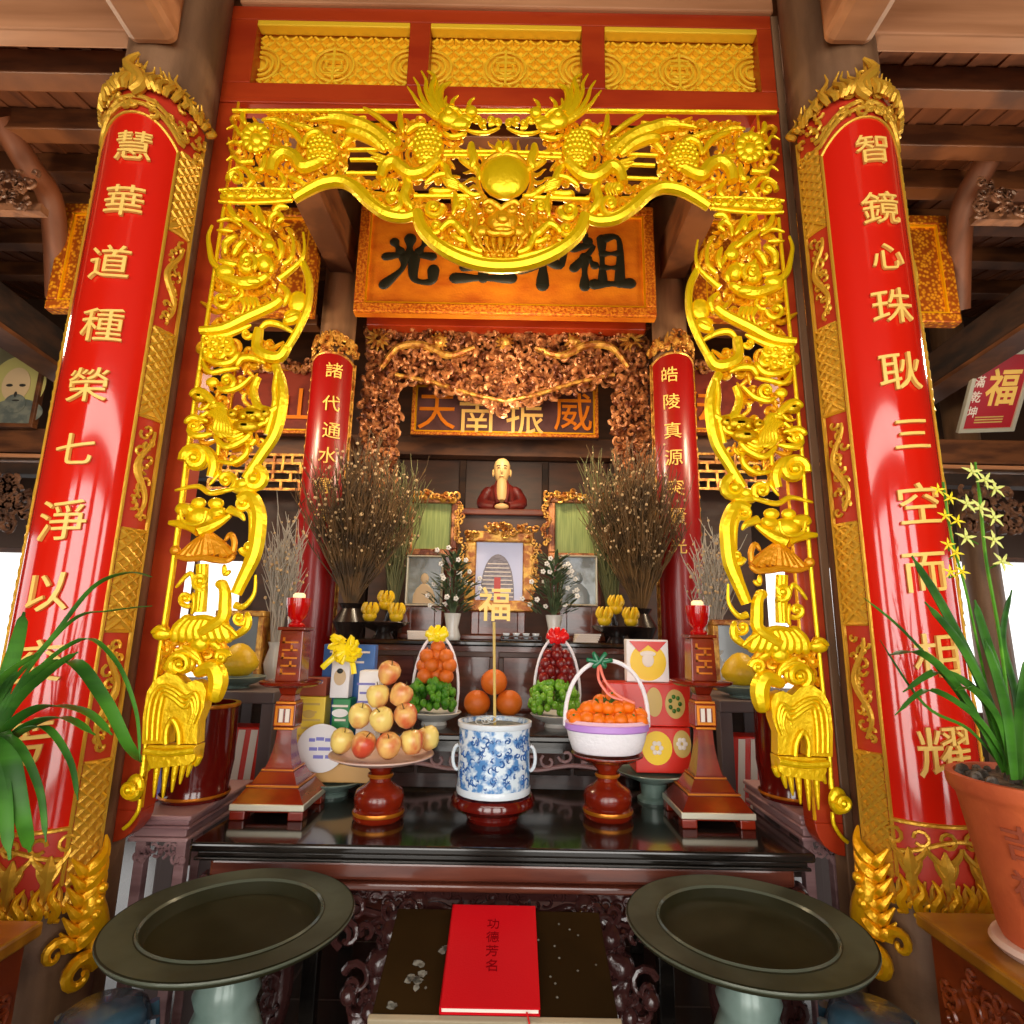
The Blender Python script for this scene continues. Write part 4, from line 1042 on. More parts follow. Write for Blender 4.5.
# small plaque with gilt characters inside the shrine
t,Y = plaque('gilt_character_plaque','dark plaque with four gold characters above the monk statue',412,598,384,437,None,Y=4.55,mt='plaque_dark',bw=.03,grp=None)
for ch,px,mt in (('天',437,'script_orange'),('南',477,'script_pale'),('振',525,'script_pale'),('威',573,'script_orange')): write(t,Y-.01,ch,px,412 if ch in '天威' else 417,36,mt,bold=.004,wf=1.05,szy=40)
for s,(x0,x1) in ((-1,(228,318)),(1,(690,780))):
    t,Y = plaque('gilt_character_plaque','small red plaque with one gold character, half hidden by the inner column, %s side' % ('strap leaf' if s<0 else 'orchid'),x0,x1,366,434,None,Y=4.55,mt='plaque_red',bw=.03,grp='small red plaques over the side altars')
    write(t,Y-.01,'山' if s<0 else '法',300 if s<0 else 703,405,36,'script_orange',bold=.01)
    m = M(); scrolls(m,[(x0,360),(x1,360),(x1,372),(x0,372)],30,3,5,2,31+s,aim=lambda x,y,dy=0:(lambda p:Vector((p.x,4.5+dy*.3,p.z)))(at(x,y,4.5)))
    m.build('carved_cresting','old_gold',t)
    f = thing('gilt_lattice_frieze','gold fretwork frieze below the red plaque on the %s side'%('strap leaf' if s<0 else 'orchid'),'frieze',(at((x0+x1)/2,470,4.5).x,4.5,at(300,488,4.5).z),'gold fretwork friezes over the side altars')
    m = M(); a=at(x0-20,488,4.5); b=at(x1+20,456,4.5); k=0
    hh=(b.z-a.z)/4
    for j in range(5): m.span((a.x,4.49,a.z+hh*j-.01),(b.x,4.51,a.z+hh*j+.01))
    nx=int((b.x-a.x)/hh)
    for i in range(nx+1):
        for j in range(4):
            if (i+j)%2==0 or (i*7+j*3)%5==0: m.span((a.x+(b.x-a.x)*i/nx-.01,4.488,a.z+hh*j),(a.x+(b.x-a.x)*i/nx+.01,4.512,a.z+hh*(j+1)))
    m.build('fretwork','old_gold_pale',f,shade=False)
# panelled wall of the shrine and its beam
a=at(250,700,5.15); z1=at(505,437,5.0).z; z0=at(505,456,5.0).z
structure(M().span((-2.3,5.2,0),(2.2,5.28,4.9)).build('partition','panel_brown',shade=False))
beam('timber_42',(-2.2,5.0,z0),(2.1,5.14,z1),'wood_brown')
for i,px in enumerate((396,462,545,612)):
    p=at(px,500,5.17); beam('timber_%d'%(43+i),(p.x-.03,5.15,0),(p.x+.03,5.2,z0),'wood_dark')

# ---------------- monk statue, portraits and tablets on the upper altar
Y4=4.5
def zz(py,Y): return at(505,py,Y).z
base = thing('upper_altar','tall dark altar step carrying the portraits, flowers and branch vases','altar',(AX,3.35,0))
zt3 = at(505,641,3.3).z
m = M().span((-.92,3.3,.0),(.8,3.95,zt3-.02)); m.build('cabinet','altar_brown',base,shade=False)
M().span((-.98,3.26,zt3-.03),(.86,4.0,zt3)).build('top','altar_black',base,shade=False,bevel=.008)
for i in range(4):
    x0=-.9+.42*i; M().frame(x0,x0+.40,.75,zt3-.06,.03,3.285,3.3).build('raised_panel','panel_brown',base,shade=False,bevel=.004)
m=M().span((-.95,3.98,0),(.83,4.0,zt3+.1)); 
zs = zz(517,Y4)
st2 = thing('statue_plinth','dark wooden plinth under the seated monk statue','plinth',(AX,4.5,0))
M().span((-.55,4.22,0),(.42,4.95,zs-.05)).build('body','panel_brown',st2,shade=False); M().span((-.6,4.18,zs-.05),(.47,5.0,zs)).build('top','altar_brown',st2,shade=False,bevel=.01)
# statue: seated monk in a maroon robe
c = at(502,500,Y4); s = mpp(c)
mk_ = thing('monk_statue','seated monk statue in a maroon robe with a gold inner collar','statue',(c.x,Y4,zs))
def P(x,y,d=0): p=at(502+x,y,Y4); return Vector((p.x,Y4+d,p.z))
b=M(); b.lathe([(.0,zs),(25*s,zs),(25*s,zs+.04),(19*s,zs+.1),(15*s,P(0,498).z),(14.5*s,P(0,491).z),(12*s,P(0,487).z),(8*s,P(0,484.5).z),(4.5*s,P(0,482.5).z),(4,0)][:-1]+[(0,P(0,480).z)],(c.x,Y4,0),28,sy=.62)
for q in (-1,1): b.tube(smooth([P(q*11,489),P(q*16,497,-.02),P(q*18,507,-.09),P(q*6,511,-.17)],5),[.03,.04,.046,.05,.05,.05,.05,.052,.052,.052,.05,.048,.046,.042,.038,.034],10)
for q in (-1,1): b.tube(smooth([P(q*4.5,484,-.06),P(q*6,494,-.125),P(q*3.5,508,-.18)],5),.016,8)
rbo = b.build('robe','robe',mk_)
b=M(); b.tube(smooth([P(0,483,-.06),P(0,494,-.12),P(0,506,-.165)],5),[.036,.04,.042,.044,.044,.044,.044,.044,.042,.04,.03],10); b.ball(P(0,512,-.2),(.055,.03,.026)); b.build('inner_robe','robe_inner',rbo)
hd=M(); h0=P(0,472); hd.lathe([(.0,-.1),(.018,-.098),(.036,-.085),(.05,-.06),(.06,-.025),(.066,.02),(.066,.05),(.056,.082),(.036,.103),(.014,.112),(0,.113)],h0,24,sy=1.05)
hd.tube([P(0,484),P(0,476)],.034,10); hd.ball(h0+Vector((0,-.074,-.01)),(.012,.016,.022)); 
for q in (-1,1): hd.ball(h0+Vector((q*.07,.0,-.01)),(.01,.018,.032)); hd.ball(h0+Vector((q*.026,-.063,.018)),(.014,.01,.008))
hd.ball(h0+Vector((0,-.062,-.052)),(.022,.012,.006)); hdo = hd.build('head','skin_wax',mk_)
b=M()
for q in (-1,1): b.ball(h0+Vector((q*.026,-.071,.017)),(.009,.004,.004)); b.tube([h0+Vector((q*.012,-.07,.034)),h0+Vector((q*.028,-.068,.038)),h0+Vector((q*.042,-.06,.032))],.0035,6)
b.build('eyes_and_brows','hair_dark',hdo)
# three gilt tablet frames on the upper altar
def pic_(t): return [o for o in t.children if o.name.startswith('picture')][0]
def tablet(name,label,cat,px0,px1,py0,py1,Y,mt,grp=None,fw=9,crest=True,frame_mt='old_gold_pale'):
    a=at(px0,py1,Y); b_=at(px1,py0,Y); k=mpp(a)
    t=thing(name,label,cat,((a.x+b_.x)/2,Y,zt3),grp)
    M().span((a.x,Y,a.z),(b_.x,Y+.015,b_.z)).build('picture',mt,t,shade=False)
    m=M().frame(a.x-fw*k,b_.x+fw*k,a.z-fw*k,b_.z+fw*k,fw*k,Y-.03,Y+.03)
    m.build('frame',frame_mt,t,shade=False,bevel=.008)
    zl_=a.z-fw*k
    m=M(); m.span((a.x-fw*k-.01,Y-.07,zt3),(b_.x+fw*k+.01,Y+.07,zt3+.03))
    if zl_>zt3+.04: m.span((a.x-.02,Y-.03,zt3+.03),(a.x+.03,Y+.03,zl_)); m.span((b_.x-.03,Y-.03,zt3+.03),(b_.x+.02,Y+.03,zl_)); m.span((a.x,Y-.012,zt3+.03),(b_.x,Y+.012,zl_))
    m.build('stand','altar_brown',t,shade=False,bevel=.006)
    if crest:
        m=M(); w=(b_.x-a.x)/2+fw*k; cx=(a.x+b_.x)/2
        for i in range(26):
            x=cx+w*R.uniform(-1.1,1.1); z=b_.z+fw*k*R.uniform(.5,1.6)-abs(x-cx)*.08; r=R.uniform(.018,.03); a0=R.uniform(0,6)
            m.tube([Vector((x+r*(1-.09*j)*math.cos(a0+j*.7),Y-.04-.003*j,z+r*(1-.09*j)*math.sin(a0+j*.7))) for j in range(9)],.009,6)
        for q in (-1,1):
            for i in range(16):
                x=cx+q*(w+R.uniform(-.01,.035)); z=b_.z-(b_.z-a.z)*i/18; r=R.uniform(.014,.024); a0=R.uniform(0,6)
                m.tube([Vector((x+r*(1-.09*j)*math.cos(a0+j*.7),Y-.03,z+r*(1-.09*j)*math.sin(a0+j*.7))) for j in range(9)],.008,6)
        m.build('carved_cresting','old_gold_pale',t)
    return t,a,b_
t,a,b_=tablet('gilt_photo_frame','ornate gold frame with a pale picture of a domed stupa at the altar centre','picture frame',475,523,543,600,3.6,'photo_sky',fw=11)
m=M(); cx=(a.x+b_.x)/2-.01; zb2=a.z; w=(b_.x-a.x)/2*.72; H=(b_.z-a.z)*.78
m.prism([Vector((cx+w*math.cos(i/16*PI)*(1 if i not in (7,8,9) else .9),3.599,zb2+.005+H*math.sin(i/16*PI)**.8)) for i in range(17)],(0,-.004,0)); m.build('stupa_image','photo_grey',pic_(t),shade=False)
m=M()
for i in range(9):
    z=zb2+.02+H*.09*i; ww=w*math.sqrt(max(0,1-((z-zb2)/H)**2.2)); m.span((cx-ww*.95,3.5925,z),(cx+ww*.95,3.595,z+.006))
m.build('stupa_tiers','paper',pic_(t),shade=False)
m=M().span((cx-.02,3.591,zb2+.004),(cx+.02,3.595,zb2+H*.5)); m.build('stupa_door','red_ground',pic_(t),shade=False)
for s_,(x0,x1) in ((-1,(412,452)),(1,(555,596))):
    tablet('brocade_tablet','gold framed tablet faced with green brocade, beside the %s branch vase'%('strap leaf side' if s_<0 else 'orchid side'),'tablet',x0,x1,504,549 if s_<0 else 553,3.85,'brocade','green brocade tablets flanking the statue',fw=7,frame_mt='old_gold')
    t,a,b_=tablet('framed_photograph','%s glazed photograph under the brocade tablet on the %s side'%(('dark grey','strap leaf') if s_<0 else ('pale blue grey','orchid')),'picture frame',407 if s_<0 else 562,442 if s_<0 else 595,558,604,3.62,'photo_dark' if s_<0 else 'photo_pale','glazed photographs below the brocade tablets',fw=2,crest=False,frame_mt='silver')
    m=M()
    cx=(a.x+b_.x)/2; m.ball((cx,3.62,a.z+.16),(.026,.006,.034)); m.lathe([(.07,0),(.068,.05),(.05,.09),(.02,.12),(0,.125)],(cx,3.62,a.z+.005),16,sy=.08)
    m.build('portrait_figure','painting_skin' if s_<0 else 'glass_picture',pic_(t))
# ---------------- vases with bare blossom branches
def branches(name,label,px,py,Y,spread,n,h,mt,blossom,vase,grp,seed,zb=None,vr=.09,vh=.2,lean=0):
    rg=random.Random(seed); c=at(px,py,Y); z0=zt3 if zb is None else zb
    t=thing(name,label,'vase of branches',(c.x,Y,z0),grp)
    M().lathe([(0,z0),(vr*.7,z0),(vr*.75,z0+.02),(vr*1.1,z0+vh*.45),(vr*.6,z0+vh*.85),(vr*.8,z0+vh),(vr*.7,z0+vh-.006),(vr*.5,z0+vh*.85),(0,z0+vh*.8)],(c.x,Y,0),24).build('vase',vase,t)
    m=M(); b=M(); zv=z0+vh*.85
    for i in range(n):
        a=rg.uniform(0,2*PI); q=rg.random()**.6; dx=math.cos(a)*spread*q+lean*rg.random(); dy=math.sin(a)*spread*.5*q; H=h*rg.uniform(.55,1)*(1-.25*q)
        P=[Vector((c.x+math.cos(a)*.02,Y+math.sin(a)*.02,zv))]
        for k in range(1,6):
            f=k/5; P.append(Vector((c.x+dx*f**1.1+rg.uniform(-.018,.018),Y+dy*f+rg.uniform(-.018,.018),zv+H*f)))
        m.tube(P,[.0055,.005,.0042,.0035,.0028,.0015],5,cap=False)
        for k in range(5):
            f=rg.uniform(.35,.95); i0=int(f*5); p=P[i0].lerp(P[min(i0+1,5)],f*5-i0); L=rg.uniform(.08,.2); d=Vector((rg.uniform(-.6,.6),rg.uniform(-.5,.3),1)).normalized()
            m.tube([p,p+d*L*.5+Vector((rg.uniform(-.01,.01),0,0)),p+d*L],[.003,.0025,.0012],4,cap=False)
            for _ in range(blossom if rg.random()<.5 else 0): 
                e=p+d*L*rg.uniform(.2,1); r=rg.uniform(.005,.011); b.ball(e,(r,r,r),5,4)
    o=m.build('branches',mt,t); o['kind']='stuff'
    if blossom: o=b.build('buds','blossom',t); o['kind']='stuff'
branches('blossom_branch_vase','dark vase of tall brown budding branches, strap leaf side of the upper altar',348,640,3.5,.44,200,1.18,'twig',1,'vase_dark','tall branch vases flanking the shrine',41)
branches('blossom_branch_vase','dark vase of tall brown budding branches, orchid side of the upper altar',641,640,3.5,.36,200,1.18,'twig',1,'vase_dark','tall branch vases flanking the shrine',42)
branches('green_branch_vase','vase of greenish twigs rising beside the brocade tablet near the strap leaf side',391,640,3.67,.22,50,1.15,'twig_green',1,'vase_dark','green twig vases by the brocade tablets',43,vr=.05)
branches('green_branch_vase','vase of greenish twigs rising beside the brocade tablet near the orchid side',611,640,3.67,.24,60,1.2,'twig_green',1,'vase_dark','green twig vases by the brocade tablets',44,vr=.05)
branches('pale_branch_vase','pale whitish branches in a vase behind the red candle cup on the strap leaf side',276,640,3.15,.16,40,.8,'twig_pale',1,'vase_white','pale branch vases at the side altars',45,zb=1.22,vr=.05)
branches('pale_branch_vase','pale whitish branches in a vase behind the red candle cup on the orchid side',716,640,3.15,.14,40,.8,'twig_pale',1,'vase_white','pale branch vases at the side altars',46,zb=1.22,vr=.05)
def bouquet(px,py,label,seed):
    rg=random.Random(seed); Y=3.4; c=at(px,py,Y); z0=zt3
    t=thing('flower_vase',label,'flower vase',(c.x,Y,z0),'small flower vases beside the stupa frame')
    M().lathe([(0,z0),(.045,z0),(.05,z0+.02),(.035,z0+.07),(.05,z0+.15),(.045,z0+.148),(.03,z0+.09),(0,z0+.08)],(c.x,Y,0),20).build('vase','vase_white',t)
    g=M(); f=M()
    for i in range(130):
        a=rg.uniform(0,6.28); q=rg.random()**.6*.13; z=z0+.15+rg.random()*.34; q*=math.sin(min(1,(z-z0-.08)/.3)*PI*.75+.3)
        p=Vector((c.x+q*math.cos(a),Y+q*math.sin(a)*.8,z)); d=Vector((math.cos(a),math.sin(a)*.8,rg.uniform(.3,1.2))).normalized(); L=rg.uniform(.05,.09)
        g.ribbon([p,p+d*L*.5,p+d*L+Vector((0,0,-.01))],[.005,.012,.001],.0008,(d.y,-d.x,.1))
        if i%5==0:
            for k in range(5): f.ball(p+d*L+Vector((math.cos(k*1.26)*.009,-.005,math.sin(k*1.26)*.009)),(.007,.006,.007),6,4)
    for i in range(14):
        a=i*.45; g.tube([(c.x,Y,z0+.1),(c.x+.06*math.cos(a),Y+.05*math.sin(a),z0+.36)],.003,5)
    o=g.build('foliage','leaf_dull',t); o['kind']='stuff'; f.build('blossoms','flower_white',t)['kind']='stuff'
bouquet(452,632,'leafy green bouquet in a white vase on the strap leaf side of the stupa frame',51)
bouquet(554,632,'leafy green bouquet in a white vase on the orchid side of the stupa frame',52)
# offering bowls of finger fruit on the upper altar
def fingerfruit(px,py,label,seed,yell=True):
    rg=random.Random(seed); Y=3.33; c=at(px,py,Y); z0=zt3
    t=thing('offering_bowl',label,'bowl',(c.x,Y,z0),'dark footed bowls on the upper altar')
    M().lathe([(0,z0),(.06,z0),(.05,z0+.02),(.04,z0+.035),(.13,z0+.075),(.15,z0+.09),(.145,z0+.094),(.12,z0+.08),(0,z0+.055)],(c.x,Y,0),28).build('bowl','vase_dark',t)
    for i in range(3):
        f=thing('finger_citron','yellow finger citron in the dark bowl, %s'%label[-60:].split(' in ')[0] if False else ['lower yellow finger citron at the near side of the bowl on the ','upper yellow finger citron heaped in the bowl on the ','yellow finger citron at the inner edge of the bowl on the '][i]+('strap leaf side' if px<500 else 'orchid side'),'fruit',(c.x,Y,z0+.09),'finger citrons in the dark bowls')
        m=M(); o=Vector(((i-1)*.075 if i!=1 else 0,-.03 if i!=1 else .02,.0 if i!=1 else .07))
        b0=Vector((c.x,Y,z0+.125))+o; m.ball(b0,(.04,.036,.036))
        for k in range(8):
            a=k/8*6.28; m.tube(smooth([b0+Vector((.02*math.cos(a),.02*math.sin(a),.01)),b0+Vector((.04*math.cos(a),.035*math.sin(a),.035)),b0+Vector((.03*math.cos(a+.4),.03*math.sin(a+.4),.075))],4),[.014,.014,.013,.012,.012,.011,.01,.007,.003],6)
        m.build('fruit_body','fruit_yellow',f)
fingerfruit(383,634,'dark footed bowl of yellow finger citrons on the strap leaf side of the upper altar',61)
fingerfruit(617,634,'dark footed bowl of yellow finger citrons on the orchid side of the upper altar',62)
# tray of tiny white cups before the stupa picture
ct=thing('black_tray','black lacquer tray of tiny white cups in front of the stupa frame','tray',at(528,638,3.34)*1,None); ct.location=(at(521,638,3.36).x,3.36,zt3)
x=ct.location.x
M().span((x-.115,3.29,zt3),(x+.115,3.44,zt3+.012)).frame(x-.115,x+.115,zt3,zt3+.03,.008,3.29,3.44).build('tray','vase_dark',ct,shade=False,bevel=.003)
kk=0
for r_ in range(2):
    for i in range(4):
        p=Vector((x-.084+.056*i,3.33+.06*r_,zt3+.013)); cu=M().lathe([(0,0),(.011,0),(.013,.006),(.021,.03),(.02,.031),(.012,.01),(0,.008)],p,16).build('tea_cup','porcelain_white')
        tag(cu,'tiny white cup on the black tray, %s from the apple side in the %s row'%(('first','second','third','fourth')[i],('near','far')[r_]),'cup','tiny white cups on the black tray')
# low tan book stack and dark bowls beside the flower vases
for s_,px in ((-1,420),(1,586)):
    p=at(px,634,3.31); bx=thing('paper_stack','%s stack of folded white papers on the upper altar edge, %s side'%(('thin','strap leaf') if s_<0 else ('small','orchid')),'papers',(p.x,3.31,zt3),'papers on the upper altar')
    m=M()
    for k in range(4): m.box((p.x+.004*k*s_,3.34,zt3+.006+.012*k),(.13,.09,.011),rotm(0,0,.06*k))
    m.build('sheets','paper',bx,shade=False)

# ============================================================ SECOND TABLE
Z2T=1.073
t2=thing('black_altar_table','black lacquered rear table with a carved apron, behind the blue and white censer','table',(AX,2.95,0))
M().span((-.80,2.55,Z2T-.03),(.68,3.2,Z2T)).build('table_top','altar_black',t2,shade=False,bevel=.008)
M().span((-.77,2.58,Z2T-.075),(.65,3.17,Z2T-.03)).build('waist','altar_black',t2,shade=False)
m=M()
A2=lambda x,z:Vector((AX+x,2.57,z))
for s_ in (-1,1):
    for i in range(9):
        x=s_*(.08+.075*i); z=Z2T-.095-.02*math.sin(i*1.3); a0=i*1.1
        m.tube([A2(x+.034*(1-.08*k)*math.cos(a0+k*.65),z+.03*(1-.08*k)*math.sin(a0+k*.65)) for k in range(9)],.0065,6)
    m.tube(smooth([A2(s_*.02,Z2T-.09),A2(s_*.16,Z2T-.14),A2(s_*.35,Z2T-.12),A2(s_*.6,Z2T-.16),A2(s_*.68,Z2T-.2)],6),.009,6)
m.build('carved_apron','mauve_wood',t2)
for sx in (-.76,.64):
    for y in (2.6,3.14): M().span((sx-.03,y-.03,0),(sx+.03,y+.03,Z2T-.075)).build('leg','altar_black',t2,shade=False,bevel=.006)

# fruit baskets on the rear table
def hoop(m,c,w,h,r,Y,n=20,z0=0): m.tube([Vector((c.x+w*math.cos(PI-PI*i/n),Y,z0+h*math.sin(PI*i/n))) for i in range(n+1)],r,8)
def fruit_basket(px,label,red,seed):
    rg=random.Random(seed); Y=2.8; c=at(px,700,Y); z0=Z2T
    t=thing('fruit_basket',label,'fruit basket',(c.x,Y,z0),'handled fruit baskets on the rear table')
    M().lathe([(0,z0),(.06,z0),(.055,z0+.015),(.11,z0+.04),(.125,z0+.055),(.12,z0+.058),(0,z0+.03)],(c.x,Y,0),28).build('bowl','vase_white',t)
    m=M(); hoop(m,c,.107,.26,.0065,Y,z0=z0+.14); m.tube([Vector((c.x-.107,Y,z0+.14)),Vector((c.x-.10,Y,z0+.05))],.0065,8); m.tube([Vector((c.x+.107,Y,z0+.14)),Vector((c.x+.10,Y,z0+.05))],.0065,8); hnd=m.build('handle','basket_white',t)
    m=M()
    for k in range(8):
        a=k/8*6.28; m.tube(smooth([Vector((c.x,Y-.01,z0+.395)),Vector((c.x+.05*math.cos(a),Y-.03+.02*math.sin(k),z0+.41+.035*math.sin(a))),Vector((c.x+.02*math.cos(a+.5),Y-.04,z0+.395))],5),[.014]*11,6,flat=.4)
    m.ball((c.x,Y-.035,z0+.397),.018); m.build('bow','ribbon_red' if red else 'ribbon_yellow',hnd)
    o=M()
    for i in range(150):
        z=rg.uniform(.07,.2); q=.115*math.sqrt(max(.05,1-((z-.11)/.1)**2)); a=rg.uniform(0,6.28); b=q*rg.uniform(.75,1)
        o.ball((c.x+(-.02 if not red else -.015)+b*math.cos(a),Y-.02+b*math.sin(a)*.7,z0+z),(.0165,.0165,.019),8,6)
    g=tag(o.build('grape_bunch','leaf_bright' if not red else 'grape_green'),'heap of green grapes in the basket with the %s bow'%('red' if red else 'yellow'),'grapes','green grapes in the handled baskets','stuff')
    tiers=((3,.05,.215),(4,.062,.26),(3,.045,.305),(1,0,.345)) if not red else ((4,.062,.215),(5,.066,.245),(4,.055,.28),(3,.04,.315),(1,0,.345))
    O_=('first','second','third','fourth','fifth')
    rr=.036 if not red else .026
    for ti,(cnt,wd,zq) in enumerate(tiers):
        for i in range(cnt):
            p=Vector((c.x+(wd*(2*i/(cnt-1)-1) if cnt>1 else 0),Y-.03+.03*((i+ti)%2)+.008*ti,z0+zq+.004*((i*3)%2)))
            f=M(); f.ball((0,0,0),(rr,rr,rr*(.95 if not red else 1.15)),14,10); f.tube([(0,0,rr*.8),(0,0,rr*1.1)],.003,5)
            f=f.build('orange' if not red else 'red_plum','orange' if not red else 'fruit_red'); f.location=p
            tag(f,'%s in the %s tier of the %s bow basket, %s from the apple side'%('orange' if not red else 'red fruit',('lowest','second','third','fourth','top')[ti] if ti<len(tiers)-1 else 'top','yellow' if not red else 'red',O_[i]),'fruit','oranges in the yellow bow basket' if not red else 'red fruit in the red bow basket')
fruit_basket(435,'handled basket of oranges over green grapes tied with a yellow bow',False,71)
fruit_basket(557,'handled basket of red fruit over green grapes tied with a red bow',True,72)
# three big oranges stacked behind the censer
pl_=M().lathe([(0,Z2T),(.06,Z2T),(.06,Z2T+.012),(.13,Z2T+.03),(.128,Z2T+.034),(0,Z2T+.02)],(at(494,700,2.85).x,2.85,0),28).build('fruit_plate','vase_dark')
tag(pl_,'dark plate under three stacked oranges behind the censer','plate')
for px,py,lab,dy in ((477,703,'big orange at the base of the stack, toward the yellow bow basket',0),(509,703,'big orange at the base of the stack, toward the red bow basket',0),(494,682,'big orange on top of the stack behind the censer',.0)):
    p=at(px,py,2.85); r=12.6*mpp(p)*1.05
    t=thing('pomelo_orange',lab,'fruit',(p.x,2.85,p.z-r),'three stacked big oranges')
    M().ball(p,(r,r,r*.95),20,14).build('peel','orange',t); M().lathe([(.008,0),(.006,.006),(0,.007)],p+Vector((0,0,r*.93)),8).build('stem_end','stem',t)
# ============================================================ THE FRONT OFFERING TABLE
TZ = .88
fa = atz(178,850,TZ); fb = atz(806,847,TZ); FY = (fa.y+fb.y)/2; TX0, TX1 = fa.x, fb.x
tb = thing('offering_table','long black lacquered offering table with moulded edge and carved scroll apron, in the red frame','table',((TX0+TX1)/2,2.2,0))
M().span((TX0,FY,TZ-.026),(TX1,2.5,TZ)).build('table_top','altar_black',tb,shade=False,bevel=.008,bseg=3)
m=M(); m.span((TX0+.02,FY+.012,TZ-.04),(TX1-.02,2.48,TZ-.026)); m.span((TX0+.012,FY+.006,TZ-.05),(TX1-.012,2.49,TZ-.04)); m.build('edge_moulding','altar_black',tb,shade=False,bevel=.004)
m=M(); m.span((TX0+.05,FY+.03,TZ-.105),(TX1-.05,2.46,TZ-.05)); m.build('waist','altar_brown',tb,shade=False,bevel=.012,bseg=3)
m=M(); m.span((TX0+.03,FY+.015,TZ-.125),(TX1-.03,2.47,TZ-.105)); m.build('lower_moulding','altar_brown',tb,shade=False,bevel=.006)
m=M(); W=(TX1-TX0)/2-.06; cx=(TX0+TX1)/2; AY=FY+.045
m.span((cx-W,AY,TZ-.155),(cx+W,AY+.02,TZ-.125))
for s in (-1,1):
    for i in range(24):
        x=s*(.03+i*.034); z=TZ-.145-.018*math.sin(i*.9); a0=i*1.3
        m.tube([(cx+x+.019*(1-.08*k)*math.cos(a0+k*.7),AY-.006,z+.017*(1-.08*k)*math.sin(a0+k*.7)) for k in range(8)],.0045,6)
    m.tube(smooth([(cx+s*.02,AY-.004,TZ-.155),(cx+s*.12,AY-.008,TZ-.185),(cx+s*.2,AY-.01,TZ-.165),(cx+s*.3,AY-.01,TZ-.2),(cx+s*.5,AY-.01,TZ-.17),(cx+s*.7,AY-.01,TZ-.22)],6),.011,7)
m.build('carved_apron','altar_carved',tb)
for s in (-1,1):
    m=M()         # carved openwork bracket: vine, leaves and fruit
    V=lambda x,z,d=0: Vector((cx+s*x,AY+.01-d,TZ+z))
    m.tube(smooth([V(.22,-.16),V(.31,-.2,.03),V(.30,-.27,.04),V(.36,-.33,.03),V(.33,-.40,.03),V(.40,-.46,.02)],6),[.03+.012*math.sin(i*.9) for i in range(31)],9)
    rg=random.Random(77)
    for k in range(34):
        x=.33+rg.uniform(-.10,.12); z=-.30+rg.uniform(-.16,.14); r=rg.uniform(.022,.045); a0=rg.uniform(0,6)
        m.tube([V(x+r*(1-.08*j)*math.cos(a0+j*.6),z+r*(1-.08*j)*math.sin(a0+j*.6),.03+.004*j) for j in range(10)],[.012-.0007*j for j in range(10)],7)
    for x,z in ((.28,-.36),(.42,-.38),(.36,-.42),(.27,-.22)): m.ball(V(x,z,.05),.026,12,8)
    m.build('carved_bracket','altar_carved',tb)
    for y in (FY+.09,2.4):
        m=M(); x=s*(W-.03); P=[Vector((cx+x,y,TZ-.12)),Vector((cx+x+s*.02,y-.02,TZ-.25)),Vector((cx+x-s*.01,y,TZ-.5)),Vector((cx+x-s*.02,y,.2)),Vector((cx+x+s*.02,y-.03,.05)),Vector((cx+x+s*.05,y-.05,.03))]
        Q=smooth(P,6); m.tube(Q,[.075,.085,.09,.085,.075,.07,.065,.06,.058,.055,.052,.05,.05,.048,.046,.045,.045,.044,.044,.045,.046,.048,.05,.052,.05,.048,.045,.042,.036,.032,.03][:len(Q)],10)
        for k in range(14):
            q=Q[2+k*2]; a0=k; m.tube([q+Vector((s*.01+.03*math.cos(a0+j*.7),-.055,.03*math.sin(a0+j*.7))) for j in range(7)],.01,6)
        m.build('carved_leg','altar_carved',tb)
